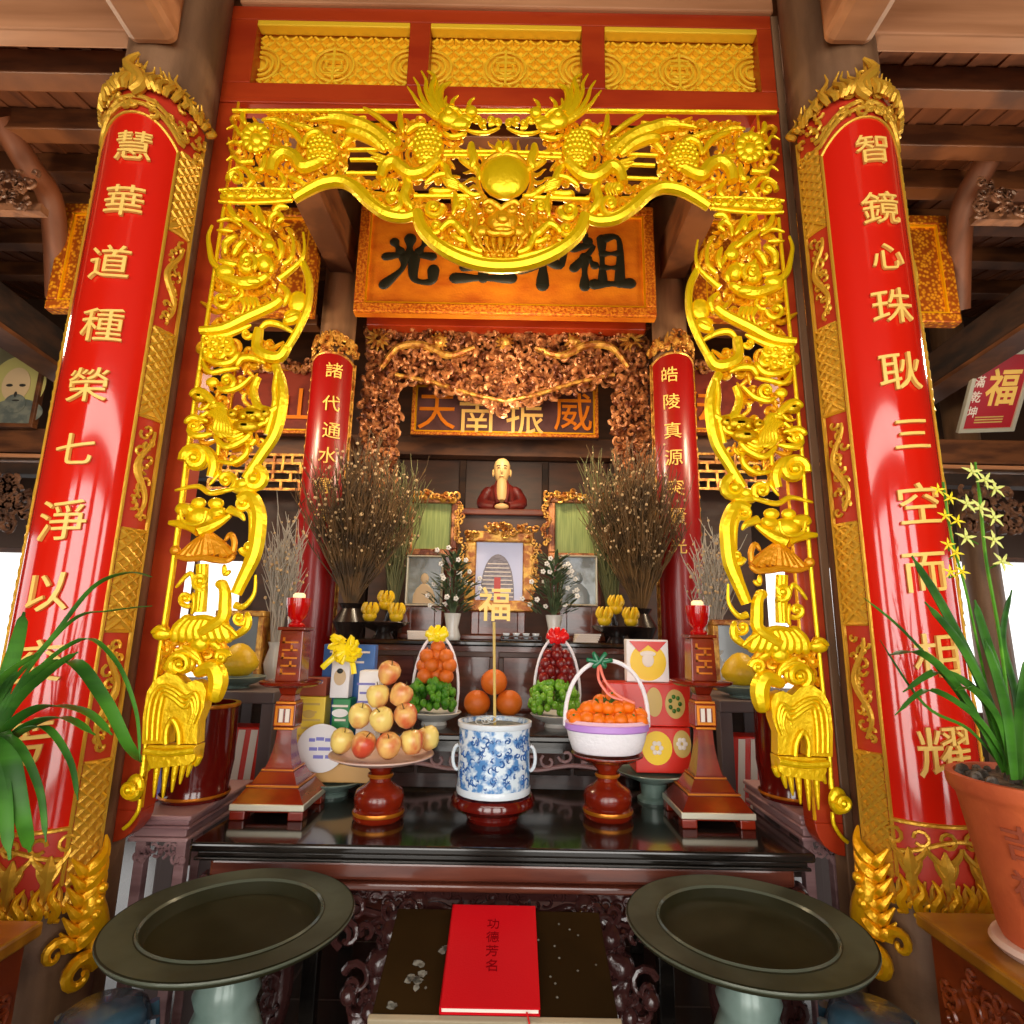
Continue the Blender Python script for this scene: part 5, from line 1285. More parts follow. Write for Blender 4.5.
# ---------------- candle stands with red cups
def candle_stand(px,label,cuplab):
    Y=2.16; X=at(px,780,2.1).x; zf=lambda py: at(px,py,2.12).z
    t=thing('candle_stand',label,'candle stand',(X,Y,TZ),'tall red wood candle stands on the offering table')
    m=M()
    def sq(w0,w1,z0,z1):
        a,b=w0/2,w1/2; m.add([(X-a,Y-a,z0),(X+a,Y-a,z0),(X+a,Y+a,z0),(X-a,Y+a,z0),(X-b,Y-b,z1),(X+b,Y-b,z1),(X+b,Y+b,z1),(X-b,Y+b,z1)],[(0,3,2,1),(4,5,6,7),(0,1,5,4),(1,2,6,5),(2,3,7,6),(3,0,4,7)])
    for q in (-1,1):
        for r in (-1,1): m.box((X+q*.095,Y+r*.095,TZ+.014),(.05,.05,.028))
    m.box((X,Y,TZ+.024),(.2,.2,.012)); m.build('foot','red_wood',t,shade=False,bevel=.004)
    M().box((X,Y,TZ+.039),(.245,.245,.02)).build('silver_slab_edge','silver',t,shade=False,bevel=.003)
    m=M(); sq(.235,.175,TZ+.049,TZ+.09); sq(.165,.165,TZ+.09,TZ+.102); sq(.15,.115,TZ+.102,TZ+.135); sq(.105,.105,TZ+.135,TZ+.146)
    zb0,zb1=zf(727),zf(704)
    prev=(.092,TZ+.146)
    for k in range(1,25):
        f=k/24; w=.092-.04*(1-(1-f)**2); z=TZ+.146+(zb0-.012-TZ-.146)*f; sq(prev[0],w,prev[1],z); prev=(w,z)
    m.build('stepped_base','red_wood',t,shade=False)
    for w_,z_,h_ in ((.178,TZ+.096,.006),(.112,TZ+.14,.005),(.07,zb0-.006,.008),(.07,zb1+.004,.008)): M().box((X,Y,z_),(w_,w_,h_)).build('gilt_band','red_wood_gold',t,shade=False,bevel=.001)
    m=M(); sq(.076,.076,zb0,zb1); lb=m.build('lantern_block','red_wood',t,shade=False,bevel=.004)
    m=M().frame(X-.032,X+.032,zb0+.006,zb1-.006,.009,Y-.042,Y-.036); m.build('window_frame','red_wood_gold',lb,shade=False)
    m=M(); 
    for q in (-1,1): m.span((X+q*.011-.007,Y-.041,zb0+.016),(X+q*.011+.007,Y-.0375,zb1-.016))
    m.build('pearl_inlay','paper',lb,shade=False)
    m=M(); zt_=zf(683); sq(.06,.05,zb1+.008,zb1+.03); sq(.05,.07,zb1+.03,zt_-.012); m.build('neck','red_wood',t,shade=False,bevel=.003)
    M().lathe([(0,zt_-.012),(.09,zt_-.012),(.108,zt_-.004),(.11,zt_+.004),(.104,zt_+.006),(0,zt_+.004)],(X,Y,0),40).build('drip_tray','red_wood',t)
    zt2_=1.5; m=M(); sq(.09,.082,zt_+.004,zt2_-.012); m.build('upper_pillar','red_wood',t,shade=False,bevel=.004)
    m=M()
    for k in range(5):
        z=zt_+.03+(zt2_-zt_-.06)*k/5; m.span((X-.028,Y-.046,z),(X+.028,Y-.043,z+.006)); m.span((X-.028+.03*(k%2),Y-.046,z),(X-.02+.03*(k%2),Y-.043,z+.02))
    m.build('gilt_fret','red_wood_gold',t,shade=False)
    M().box((X,Y,zt2_-.006),(.1,.1,.012)).build('cap','red_wood',t,shade=False,bevel=.003)
    c=thing('candle_cup',cuplab,'candle',(X,Y,zt2_),'red glass candle cups on the candle stands')
    M().lathe([(0,zt2_),(.03,zt2_),(.032,zt2_+.008),(.018,zt2_+.02),(.034,zt2_+.04),(.042,zt2_+.08),(.043,zt2_+.105),(.039,zt2_+.105),(.036,zt2_+.07),(0,zt2_+.045)],(X,Y,0),28).build('glass_cup','cup_red',c)
    M().lathe([(.022,zt2_+.05),(.022,zt2_+.118),(.015,zt2_+.124),(0,zt2_+.12)],(X,Y,0),18).build('candle','candle_wax',c)
candle_stand(276,'tall red wood candle stand on stepped square base, beside the apple dish','red glass candle cup on the stand beside the apple dish')
candle_stand(711,'tall red wood candle stand on stepped square base, beside the red gift boxes','red glass candle cup on the stand beside the red gift boxes')
# ---------------- blue and white censer
cX=at(494,760,2.11).x; cY=2.11
t=thing('incense_censer','blue and white porcelain censer with dragon clouds on a round maroon base','incense burner',(cX,cY,TZ+.085))
zc0=TZ+.086; zc1=at(494,721,cY).z
M().lathe([(0,zc0),(.118,zc0),(.122,zc0+.006),(.124,zc0+.02),(.122,zc1-.03),(.124,zc1-.012),(.126,zc1),(.118,zc1),(.114,zc1-.02),(.112,zc1-.03),(0,zc1-.03)],(cX,cY,0),64).build('body','porcelain',t)
m=M(); m.lathe([(.1245,zc0-.0),(.126,zc0+.006),(.126,zc0+.02),(.1245,zc0+.022)],(cX,cY,0),64); m.build('white_rim','porcelain_white',t); m=M(); m.lathe([(.1255,zc1-.016),(.1285,zc1-.012),(.1285,zc1+.002),(.117,zc1+.003)],(cX,cY,0),64); m.build('white_rim','porcelain_white',t)
m=M(); rg=random.Random(4)
for k in range(110):
    a=rg.uniform(-2.7,-.4); z=rg.uniform(zc0+.035,zc1-.035); r=rg.uniform(.004,.013); a0=rg.uniform(0,6)
    m.tube([Vector((cX+.1245*math.cos(a+r*(1-.09*j)*math.cos(a0+j*.7)/.124),cY+.1245*math.sin(a+r*(1-.09*j)*math.cos(a0+j*.7)/.124),z+r*(1-.09*j)*math.sin(a0+j*.7))) for j in range(6)],[.001,.0022,.003,.0026,.0018,.0008],5)
m.build('painted_scrolls','porcelain_blue',t)
M().lathe([(0,zc1-.012),(.108,zc1-.013),(.1125,zc1-.016),(0,zc1-.026)],(cX,cY,0),40).build('ash','ash',t)
for q in (-1,1): m=M(); m.tube([(cX+q*(.124+.018*math.sin(i/8*PI)),cY,zc1-.12+.04*math.cos(i/8*PI)) for i in range(9)],.006,8); m.build('handle','porcelain_white',t)
t=thing('censer_base','round maroon lacquered base under the blue and white censer','base',(cX,cY,TZ))
M().lathe([(0,TZ),(.085,TZ),(.09,TZ+.012),(.082,TZ+.024),(.12,TZ+.034),(.14,TZ+.05),(.142,TZ+.064),(.132,TZ+.08),(0,TZ+.085)],(cX,cY,0),48).build('base_body','maroon',t)
zs0=zc1-.012; p1=at(494,622,cY); zf_=at(494,604,cY).z
t=thing('fortune_stick','pale wooden stick standing in the censer with a gold fortune character on top','incense topper',(cX,cY,zs0))
M().tube([(cX,cY,zs0-.0),(p1.x,cY,p1.z)],.0052,8).build('stick','label_gold',t)
g=M(); s=34*mpp(p1); glyph(g,'福',lambda x,y,z:Vector((p1.x+x,cY-.006-z*.1,zf_+y)),s,s*1.05,bold=.012); g.build('gold_character','gold_script',t,shade=False)
m=M(); 
for k in range(3): m.tube([(cX-.05+.02*k+.016*math.cos(a*.6),cY-.02,zs0+.012+.01*math.sin(a*.6)+.004*k) for a in range(11)],.0022,5)
tag(m.build('spent_incense_coil','vase_white'),'curled pale burnt incense lying on the censer ash','incense')
# ---------------- turned dishes and their fruit
def stand_dish(X,Y,zr,R_,label,name='fruit_stand'):
    h=zr-TZ; t=thing(name,label,'fruit stand',(X,Y,TZ),'turned red wood fruit stands')
    M().lathe([(0,TZ),(.078,TZ),(.084,TZ+.008),(.084,TZ+.03),(.076,TZ+.036),(.08,TZ+.042),(.083,TZ+.07),(.076,TZ+.09),(.05,TZ+.105),(.036,TZ+.118),(.036,TZ+.13),(.042,TZ+.136),(.034,TZ+.142),(.036,TZ+h*.74),(.06,TZ+h*.86),(0,TZ+h*.86)],(X,Y,0),40).build('turned_stem','red_wood',t)
    m=M(); m.lathe([(.0845,TZ+.018),(.0865,TZ+.022),(.0845,TZ+.03)],(X,Y,0),40); m.build('gilt_band','red_wood_gold',t); m=M(); m.lathe([(.041,TZ+.13),(.0445,TZ+.136),(.041,TZ+.142)],(X,Y,0),32); m.build('gilt_band','red_wood_gold',t)
    M().lathe([(0,zr-h*.14),(.06,zr-h*.14),(R_*.8,zr-.018),(R_,zr-.004),(R_,zr),(R_*.97,zr+.001),(R_*.75,zr-.012),(0,zr-.014)],(X,Y,0),56).build('dish','saucer' if 'apple' in label else 'red_wood',t)
    return t
dY=2.09; dX=at(382,752,dY).x; dz=at(382,753,dY).z
stand_dish(dX,dY,dz,.176,'turned red wood fruit stand with a pale dish heaped with apples')
ap=M(); ap.lathe([(0,-.034),(.012,-.038),(.022,-.036),(.034,-.02),(.0405,.004),(.038,.022),(.027,.035),(.014,.037),(.006,.031),(0,.028)],(0,0,0),24)
def apple(p,mt,label,tilt):
    e=thing('apple',label,'apple',(0,0,0),'apples heaped on the pale dish')
    ap.build('skin',mt,e); M().tube([(0,0,.028),(.002,0,.038),(.006,0,.048)],.0018,6).build('stem','stem',e)
    e.location=p; e.rotation_euler=tilt; return e
A_=[(342,741,.0,'far outer apple on the strap leaf side of the dish',1),(363.5,745,-.08,'red apple at the front of the dish toward the strap leaf side',0),(388.5,746,-.09,'red apple at the front middle of the dish',0),(412,742,-.05,'yellow apple at the front of the dish toward the censer',1),(428,738,.04,'yellow outermost apple on the censer side of the dish',1),
    (360,716,.0,'yellow apple in the second tier on the strap leaf side',1),(382,720,-.05,'yellowish apple in the middle of the second tier',1),(406,716,-.02,'red apple in the second tier on the censer side',0),(378,696,.02,'pale apple in the third tier on the strap leaf side',1),(401,695,.02,'red apple in the third tier on the censer side',0),(389,673,.03,'single red apple on the very top of the heap',0)]
for px,py,dy,lab,mt in A_:
    p=at(px,py,dY+dy); apple(p,'apple' if mt else 'apple_red',lab,(R.uniform(-.5,.5),R.uniform(-.5,.5),R.uniform(0,6)))
tY=2.15; tX=at(607,752,tY).x; tz=at(607,753,tY).z
stand_dish(tX,tY,tz,.125,'turned red wood fruit stand carrying the white basket of tangerines')
bk=thing('tangerine_basket','white wrapped gift basket of tangerines with a tall white handle and green bow','fruit basket',(tX,tY,tz))
m=M(); prof=[(0,.004),(.112,.004),(.122,.012),(.134,.045),(.144,.085),(.139,.085),(.128,.045),(.0,.03)]
m.lathe([(r,tz+z) for r,z in prof],(tX,tY,0),40,sy=.72); m.build('basket_body','basket_white',bk)
m=M(); m.lathe([(.144,tz+.078),(.149,tz+.082),(.149,tz+.1),(.144,tz+.102)],(tX,tY,0),40,sy=.73); m.build('purple_band','wrap_purple',bk)
m=M(); m.lathe([(.141,tz+.098),(.152,tz+.104),(.141,tz+.114)],(tX,tY,0),40,sy=.72); m.build('pink_wrap','wrap_pink',bk)
m=M(); zt_=at(607,660,tY).z; m.tube([Vector((tX+.148*math.cos(PI-PI*i/24),tY-.03*math.sin(PI*i/24),tz+.09+(zt_-tz-.09)*math.sin(PI*i/24)**.8)) for i in range(25)],.0075,8); hnd=m.build('handle','basket_white',bk)
m=M(); p=Vector((tX-.03,tY-.04,zt_-.004))
for k in range(6):
    a=k/6*6.28; m.tube(smooth([p,p+Vector((.045*math.cos(a),-.012,.028*math.sin(a)+.006)),p+Vector((.012*math.cos(a+.6),-.016,.0))],5),.007,6,flat=.4)
bow_=m.build('green_bow','ribbon_green',hnd)
m=M()
for q in (0,1): m.tube(smooth([p,p+Vector((-.005+.02*q,-.02,-.06)),p+Vector((.03+.03*q,-.03,-.11)),p+Vector((.075+.04*q,-.035,-.125-.01*q))],6),.005,6,flat=.5)
m.build('pink_ribbon','ribbon_pink',hnd)
tg=M(); tg.ball((0,0,0),(.0275,.0275,.0245),18,12)
O_=('first','second','third','fourth','fifth','sixth','seventh','eighth')
for row,cnt,wd,dy,zq in (('near rim',7,.112,-.062,.112),('middle',8,.118,-.015,.122),('far rim',6,.1,.05,.118),('upper',5,.072,-.03,.15),('upper back',4,.05,.02,.152),('topmost',2,.022,-.008,.174)):
    for i in range(cnt):
        u=2*i/(cnt-1)-1
        e=thing('tangerine','tangerine in the %s row of the white handled basket, %s from the censer side'%(row,O_[i]),'tangerine',(0,0,0),'tangerines in the white basket')
        pe=tg.build('peel','tangerine',e); M().lathe([(.005,.0235),(.004,.0265),(0,.027)],(0,0,0),8).build('stem_end','leaf',e)
        e.location=(tX+wd*u,tY+dy*(1-.45*u*u)+.004*(i%2),tz+zq+.004*((i*5)%3)); e.rotation_euler=(R.uniform(-.5,.5),R.uniform(-.5,.5),0)
m=M(); rg=random.Random(8)
for i in range(7):
    a=rg.uniform(0,6); q=Vector((tX-.02+.03*math.cos(a),tY-.05,tz+.175)); m.ribbon([q,q+Vector((.015*math.cos(a),-.006,.012)),q+Vector((.035*math.cos(a),-.01,.01))],[.004,.01,.001],.0008,(0,1,.4))
tag(m.build('tangerine_leaf_sprig','leaf'),'green leaf sprig lying on top of the tangerines','leaves')
# ---------------- gift boxes on celadon compotes
def compote(px,py,Y,R_,label):
    p=at(px,py,Y); z=p.z; t=thing('celadon_compote',label,'footed dish',(p.x,Y,TZ),'celadon footed dishes at the back of the table')
    M().lathe([(0,TZ),(.06,TZ),(.062,TZ+.01),(.045,TZ+.02),(.05,z-.04),(.07,z-.03),(R_*.9,z-.01),(R_,z),(R_*.97,z+.003),(R_*.8,z-.006),(0,z-.008)],(p.x,Y,0),44).build('dish_body','celadon',t)
    return p
def gbox(name,label,x0,x1,y0,y1,Y,dep,mt,labels=(),grp=None,cat='gift box',zlo=None):
    a=at(x0,y1,Y); b=at(x1,y0,Y); z0=zlo if zlo is not None else a.z
    t=thing(name,label,cat,((a.x+b.x)/2,Y+dep/2,z0),grp)
    M().span((a.x,Y,z0),(b.x,Y+dep,b.z)).build('box_body',mt,t,shade=False,bevel=.004)
    for (px,py,rx,ry,lm) in labels:
        p=at(px,py,Y); k=mpp(p)
        M().lathe([(1,0),(1,.003),(0,.0035)],(p.x,Y-.0,p.z),28,rotm(PI/2,0,0)@Matrix.Diagonal((rx*k,ry*k,1))).build('round_label',lm,[o for o in t.children if o.name.startswith('box_body')][0])
    return t,a,b
p=compote(653,771,2.36,.135,'celadon footed dish holding the red and yellow gift boxes'); zq=p.z
t,a,b=gbox('gift_box','lower red gift box with two round yellow labels on the celadon dish',636,690,728,765,2.32,.13,'box_red',[(657,748,15,16,'label_yellow'),(682,744,9,13,'label_gold')],'red gift boxes beside the tangerines',zlo=zq+.001)
for px,py,rr in ((657,748,6),(682,744,5)):
    q=at(px,py,2.313); kk=mpp(q); m=M()
    for i in range(6): m.ball(q+Vector((rr*kk*.7*math.cos(i*1.05),0,rr*kk*.8*math.sin(i*1.05))),(2.4*kk,.003,2.4*kk),8,6)
    m.build('printed_flower','paper',t)
t,a2,b2=gbox('gift_box','upper red gift box with a dark gold round seal, stacked on the lower red box',607,690,684,728,2.335,.12,'box_red',[(675,704,10,14,'label_gold'),(654,702,8,14,'label_gold')],'red gift boxes beside the tangerines',zlo=b.z+.001)
q=at(675,704,2.328); kk=mpp(q); m=M()
for i in range(7): m.ball(q+Vector((5*kk*math.cos(i*.9),0,7*kk*math.sin(i*.9))),(2*kk,.003,2.2*kk),8,6)
m.build('printed_seal','leaf',t)
t,a3,b3=gbox('gift_packet','white packet with a big round yellow label on top of the red gift boxes',627,668,640,682,2.37,.05,'box_white',[(648,662,18,18,'label_yellow')],zlo=b2.z+.001)
q=at(648,660,2.363); kk=mpp(q); m=M(); m.ball(q,(6*kk,.004,7*kk),12,8); m.ball(q+Vector((0,0,6*kk)),(8*kk,.003,3*kk),12,8)
m.build('printed_motif','paper',t)
M().prism([at(629,641,2.366),at(666,642,2.366),at(657,652,2.366),at(648,645,2.366),at(639,652,2.366)],(0,-.004,0)).build('red_flap','box_red',t,shade=False)
p=compote(333,779,2.36,.125,'celadon footed dish under the boxed offerings by the apples'); zq=p.z
t,a,b=gbox('tan_carton','flat tan carton lying on the celadon dish behind the oval card','?',0,0,0,0,0,'box_tan') if False else gbox('tan_carton','flat tan carton lying on the celadon dish below the oval card',298,372,765,776,2.30,.14,'box_tan',zlo=zq+.001,cat='carton')
zt_=b.z+.001
def lines(t,Y,px,py,w,n,dy,mt):
    m=M()
    for k in range(n):
        p=at(px,py+dy*k,Y-.002); kk=mpp(p); ww=w*kk*(1 if k%2==0 else .7); m.span((p.x-ww,Y-.003,p.z-.004),(p.x+ww,Y-.001,p.z+.004))
    m.build('printed_lines',mt,t,shade=False)
t,a,b=gbox('gift_carton','pale yellow carton with small print behind the oval card',292,326,697,765,2.34,.08,'box_yellow',[(309,714,6,4,'label_gold')],zlo=zt_,cat='carton'); lines(t,2.34,309,704,11,5,8,'label_gold'); zy=b.z+.001
t,a,b=gbox('gift_carton','green carton with a white motif beside the pale yellow carton',328,351,699,765,2.335,.08,'box_green',[(340,713,8,4,'box_white')],zlo=zt_,cat='carton'); lines(t,2.335,340,706,8,2,14,'paper'); zg=b.z+.001
t,a,b=gbox('gift_carton','white carton with a red edge standing behind the apples',353,380,671,765,2.33,.08,'box_white',zlo=zt_,cat='carton'); lines(t,2.33,366,684,9,3,9,'label_blue')
t,a,b=gbox('gift_carton','small brown pink carton lying on the pale yellow carton',299,327,678,697,2.35,.06,'terracotta_dark',zlo=zy,cat='carton')
t,a,b=gbox('gift_carton','white carton printed with a small portrait, on the green carton',329,351,658,699,2.345,.06,'gloss_white',[(340,677,6,8,'painting_skin')],zlo=zg,cat='carton'); m=M(); p=at(340,671,2.34); m.ball(p,(.012,.004,.01),10,8); m.build('printed_hair','ink',t); zpt=b.z+.001
t,a,b=gbox('gift_carton','blue and white carton behind the yellow ribbon rosette',322,376,645,671,2.43,.05,'box_blue',zlo=zt_,cat='carton'); lines(t,2.43,350,652,20,2,10,'paper')
# oval card with printed lines
p=at(321,748,2.285); k=mpp(p)
t=thing('oval_card','white oval card with pale blue print leaning on the tan carton','card',(p.x,2.285,at(321,770,2.285).z))
M().lathe([(1,0),(1,.004),(0,.0045)],p,40,rotm(PI/2,0,0)@Matrix.Diagonal((24*k,23*k,1))).build('card_face','gloss_white',t)
m=M()
for px,py,w_ in ((312,740,3),(320,739,4),(329,740,4),(313,749,4),(324,749,6),(334,748,3),(318,757,5),(328,757,3)):
    pp=at(px,py,2.279); kk=mpp(pp); m.span((pp.x-w_*kk,2.2795,pp.z-1.6*kk),(pp.x+w_*kk,2.2805,pp.z+1.6*kk))
m.build('blurred_print','label_blue',t,shade=False)
# yellow ribbon rosette
p=at(345,650,2.3); t=thing('yellow_ribbon_rosette','bright yellow ribbon rosette with tails, tied on the cartons behind the apples','ribbon',p)
m=M(); rg=random.Random(2)
for kq in range(22):
    a=rg.uniform(0,6.28); e=rg.uniform(.035,.07); d=Vector((math.cos(a)*e,-rg.uniform(.0,.04),math.sin(a)*e))
    m.tube(smooth([p,p+d,p+d*.55+Vector((.02*math.sin(a),-.02,-.02*math.cos(a)))],5),.0095,6,flat=.35)
m.build('loops','ribbon_yellow',t)
m=M(); m.tube(smooth([p,at(333,658,2.28),at(322,668,2.28)],5),.011,6,flat=.4); m.tube(smooth([p,at(352,662,2.28),at(354,674,2.27)],5),.011,6,flat=.4); m.build('tails','ribbon_yellow',t)
p=at(293,735,2.36); 
t=thing('yellow_packet','small yellow wrapped packet tucked under the pale yellow carton','packet',(p.x,2.36,at(293,760,2.36).z)); m=M(); m.ball(p,(.022,.03,.05),12,10); m.tube([p+Vector((0,0,.04)),p+Vector((.005,0,.06))],[.01,.018],8); m.build('wrapper','box_yellow',t)

# ============================================================ SIDE STANDS, DRUMS AND SIDE ALTARS
for s,lab in ((-1,'strap leaf'),(1,'orchid')):
    y0=1.965; a=at(128 if s<0 else 850,815,y0); bx=-.99 if s<0 else TX1+.02
    x0,x1=min(a.x,bx),max(a.x,bx); zst=at(170 if s<0 else 815,816,y0).z
    t=thing('side_stand','mauve brown carved side stand under the round red tub, %s side'%lab,'stand',((x0+x1)/2,2.15,0),'carved side stands beside the offering table')
    m=M()
    for k,(e,h0,h1) in enumerate(((0,0,.014),(.008,.014,.03),(.0,.03,.04),(.015,.04,.065),(.005,.065,.078))): m.span((x0+e,y0+e,zst-h1),(x1-e,2.42-e,zst-h0))
    m.build('moulded_top','mauve_wood',t,shade=False,bevel=.004)
    for x in (x0+.035,x1-.035):
        for y in (y0+.045,2.37): M().span((x-.016,y-.016,0),(x+.016,y+.016,zst-.078)).build('leg','mauve_wood',t,shade=False,bevel=.003)
    m=M()
    for i in range(10):
        x=x0+.03+(x1-x0-.06)*i/9; z=zst-.1-.012*math.sin(i*1.7)-.03*abs(i-4.5)/4.5; a0=i
        m.tube([(x+.018*(1-.08*k)*math.cos(a0+k*.7),y0+.03,z+.02*(1-.08*k)*math.sin(a0+k*.7)) for k in range(9)],.005,6)
    m.build('carved_apron','mauve_wood',t)
    M().span((x0+.03,2.36,.1),(x1-.03,2.38,zst-.09)).build('back_panel','grey_plinth',t,shade=False)
    X=(x0+x1)/2; zt_=at(190 if s<0 else 790,702,2.17).z
    t=thing('round_tub','round dark red wooden tub with a gold band on the carved stand, %s side'%lab,'tub',(X,2.17,zst),'round red tubs on the side stands')
    M().lathe([(0,zst),(.105,zst),(.112,zst+.012),(.105,zst+.03),(.108,zst+.06),(.115,zst+.12),(.112,zt_-.02),(.116,zt_),(.1,zt_),(.1,zt_-.03),(0,zt_-.03)],(X,2.17,0),40).build('tub_body','maroon',t)
    m=M(); m.lathe([(.112,zst+.012),(.1145,zst+.016),(.112,zst+.022)],(X,2.17,0),40); m.build('gold_band','red_wood_gold',t); m=M(); m.lathe([(.116,zt_-.012),(.118,zt_-.006),(.116,zt_)],(X,2.17,0),40); m.build('gold_band','red_wood_gold',t)
    # side altar farther back
    xa,xb=(-1.78,-1.02) if s<0 else (.92,1.66); zc_2=1.22
    t=thing('side_cabinet','grey brown open side cabinet with a flat top behind the candle stand, %s side'%lab,'cabinet',((xa+xb)/2,2.95,0),'open side cabinets behind the candle stands')
    M().span((xa,2.62,zc_2-.05),(xb,3.3,zc_2)).build('cabinet_top','grey_plinth',t,shade=False,bevel=.006)
    M().span((xa+.02,2.66,.72),(xb-.02,3.26,.75)).build('shelf','grey_plinth',t,shade=False)
    for x in (xa+.03,(xa+xb)/2,xb-.03):
        for y in (2.66,3.26): M().span((x-.028,y-.028,0),(x+.028,y+.028,zc_2-.05)).build('post','grey_plinth',t,shade=False,bevel=.004)
    M().span((xa+.02,3.24,.3),(xb-.02,3.26,zc_2-.05)).build('back_panel','wood_dark',t,shade=False)
    # packages on the shelf
    for i,fx in enumerate((.22,.72)):
        x=xa+(xb-xa)*(fx if s>0 else 1-fx)
        g=thing('gift_parcel','%s red and white striped parcel on the shelf of the side cabinet, %s side'%(('inner','outer')[i] ,lab),'parcel',(x,2.75,.751),'striped parcels on the side cabinet shelves')
        M().span((x-.085,2.7,.751),(x+.085,2.82,1.06)).build('parcel_body','box_red',g,shade=False,bevel=.005)
        m=M()
        for k in range(3): m.prism([(x-.08+.055*k,2.698,.76),(x-.05+.055*k,2.698,.76),(x-.03+.055*k,2.698,1.05),(x-.06+.055*k,2.698,1.05)],(0,-.002,0))
        m.build('white_stripes','label_blue' if i else 'paper',g,shade=False)
    # yellow mound of offerings in a grey bowl on the cabinet
    px=228 if s<0 else 748; p=at(px,702,2.72)
    t=thing('grey_bowl','wide grey bowl holding a yellow fruit on the side cabinet, %s side'%lab,'bowl',(p.x,2.78,zc_2),'grey bowls on the side cabinets')
    M().lathe([(0,zc_2),(.06,zc_2),(.055,zc_2+.01),(.11,zc_2+.03),(.13,zc_2+.05),(.125,zc_2+.053),(0,zc_2+.03)],(p.x,2.78,0),32).build('bowl_body','celadon',t)
    m=M(); m.lathe([(0,-.055),(.05,-.05),(.085,-.015),(.09,.01),(.07,.05),(.035,.085),(.012,.095),(0,.09)],(p.x,2.78,zc_2+.105),24); tag(m.build('pomelo','fruit_yellow'),'big yellow pomelo sitting in the grey bowl on the %s side'%lab,'fruit','pomelos in the grey bowls')
    # small bronze-framed glass case behind
    q=at(236 if s<0 else 738,662,3.1)
    t=thing('glass_lantern_case','small gold framed glass case on the side cabinet, %s side'%lab,'case',(q.x,3.12,zc_2),'gold framed glass cases on the side cabinets')
    M().frame(q.x-.13,q.x+.13,zc_2,zc_2+.36,.03,3.08,3.2).build('case_frame','old_gold_pale',t,shade=False,bevel=.005)
    M().span((q.x-.1,3.12,zc_2+.03),(q.x+.1,3.13,zc_2+.33)).build('glass','glass_picture',t,shade=False)
# ============================================================ FOREGROUND
def plate(X,Y,R_,label):
    z=.84; t=thing('footed_plate',label,'footed plate',(X,Y,0),'large dark bronze green plates on pedestals')
    m=M(); m.lathe([(0,z-.05),(.09,z-.05),(R_*.66,z-.042),(R_*.98,z-.012),(R_,z-.004),(R_,z),(R_*.985,z+.002),(R_*.75,z-.003),(R_*.725,z+.002),(R_*.71,z-.004),(R_*.69,z-.018),(R_*.66,z-.026),(R_*.5,z-.028),(0,z-.029)],(X,Y,0),96); pb=m.build('plate','bronze_plate',t); M().lathe([(R_*.985,z+.0032),(R_*.87,z+.0005),(R_*.745,z-.0015)],(X,Y,0),96,cap=False).build('plate_rim','bronze_rim',pb)
    m=M(); m.lathe([(R_*1.0,z-.004),(R_*1.006,z-.001),(R_*1.0,z+.002)],(X,Y,0),96); m.lathe([(R_*.738,z+.0005),(R_*.725,z+.0045),(R_*.708,z-.001)],(X,Y,0),96); m.build('plate_ridges','bronze_ridge',pb)
    m=M(); m.lathe([(0,0),(.145,0),(.15,.02),(.13,.05),(.09,.09),(.07,.2),(.06,.36),(.065,.5),(.085,.6),(.07,.64),(.062,.66),(.072,.69),(.064,.71),(.06,.74),(.085,.77),(.1,z-.05),(0,z-.05)],(X,Y,0),48); m.build('pedestal','celadon',t)
    return t
plate(-.627,1.503,.269,'large dark green pedestal plate on the strap leaf side of the red book')
plate(.562,1.512,.271,'large dark green pedestal plate on the orchid side of the red book')
# slanted lectern with the red book
O=at(495,1016.6,1.471); E1=Vector((1,0,0)); E2=Vector((0,.279,.092)).normalized(); N_=E1.cross(E2); WL=.273; DL=.294
def L(x,y,h=0): return Vector((O.x,O.y,O.z))+E1*x+E2*y+N_*h
t=thing('slanted_lectern','dark brown slanted lectern with a scuffed top and pale front edge, holding the red book','lectern',(O.x,1.6,0))
def slab(m,x0,x1,y0,y1,h0,h1):
    m.add([L(x0,y0,h0),L(x1,y0,h0),L(x1,y1,h0),L(x0,y1,h0),L(x0,y0,h1),L(x1,y0,h1),L(x1,y1,h1),L(x0,y1,h1)],[(0,3,2,1),(4,5,6,7),(0,1,5,4),(1,2,6,5),(2,3,7,6),(3,0,4,7)])
m=M(); slab(m,-WL,WL,0,DL,-.025,0); m.build('sloping_top','lectern_top',t,shade=False,bevel=.003)
m=M(); slab(m,-WL-.006,WL+.006,-.016,-.001,-.03,.004); m.build('front_edge','lectern_edge',t,shade=False,bevel=.003)
m=M(); P0,P1=L(0,0,-.03),L(0,DL,-.03)
m.add([(O.x-WL+.02,P0.y+.02,.45),(O.x+WL-.02,P0.y+.02,.45),(O.x+WL-.02,P1.y-.01,.45),(O.x-WL+.02,P1.y-.01,.45),(O.x-WL+.02,P0.y+.02,P0.z),(O.x+WL-.02,P0.y+.02,P0.z),(O.x+WL-.02,P1.y-.01,P1.z),(O.x-WL+.02,P1.y-.01,P1.z)],[(0,3,2,1),(4,5,6,7),(0,1,5,4),(1,2,6,5),(2,3,7,6),(3,0,4,7)])
m.build('cabinet','altar_brown',t,shade=False)
for x in (-WL+.05,WL-.05):
    for y in (P0.y+.05,P1.y-.04): M().span((O.x+x-.02,y-.02,0),(O.x+x+.02,y+.02,.45)).build('leg','altar_brown',t,shade=False,bevel=.003)
m=M(); rg=random.Random(9)
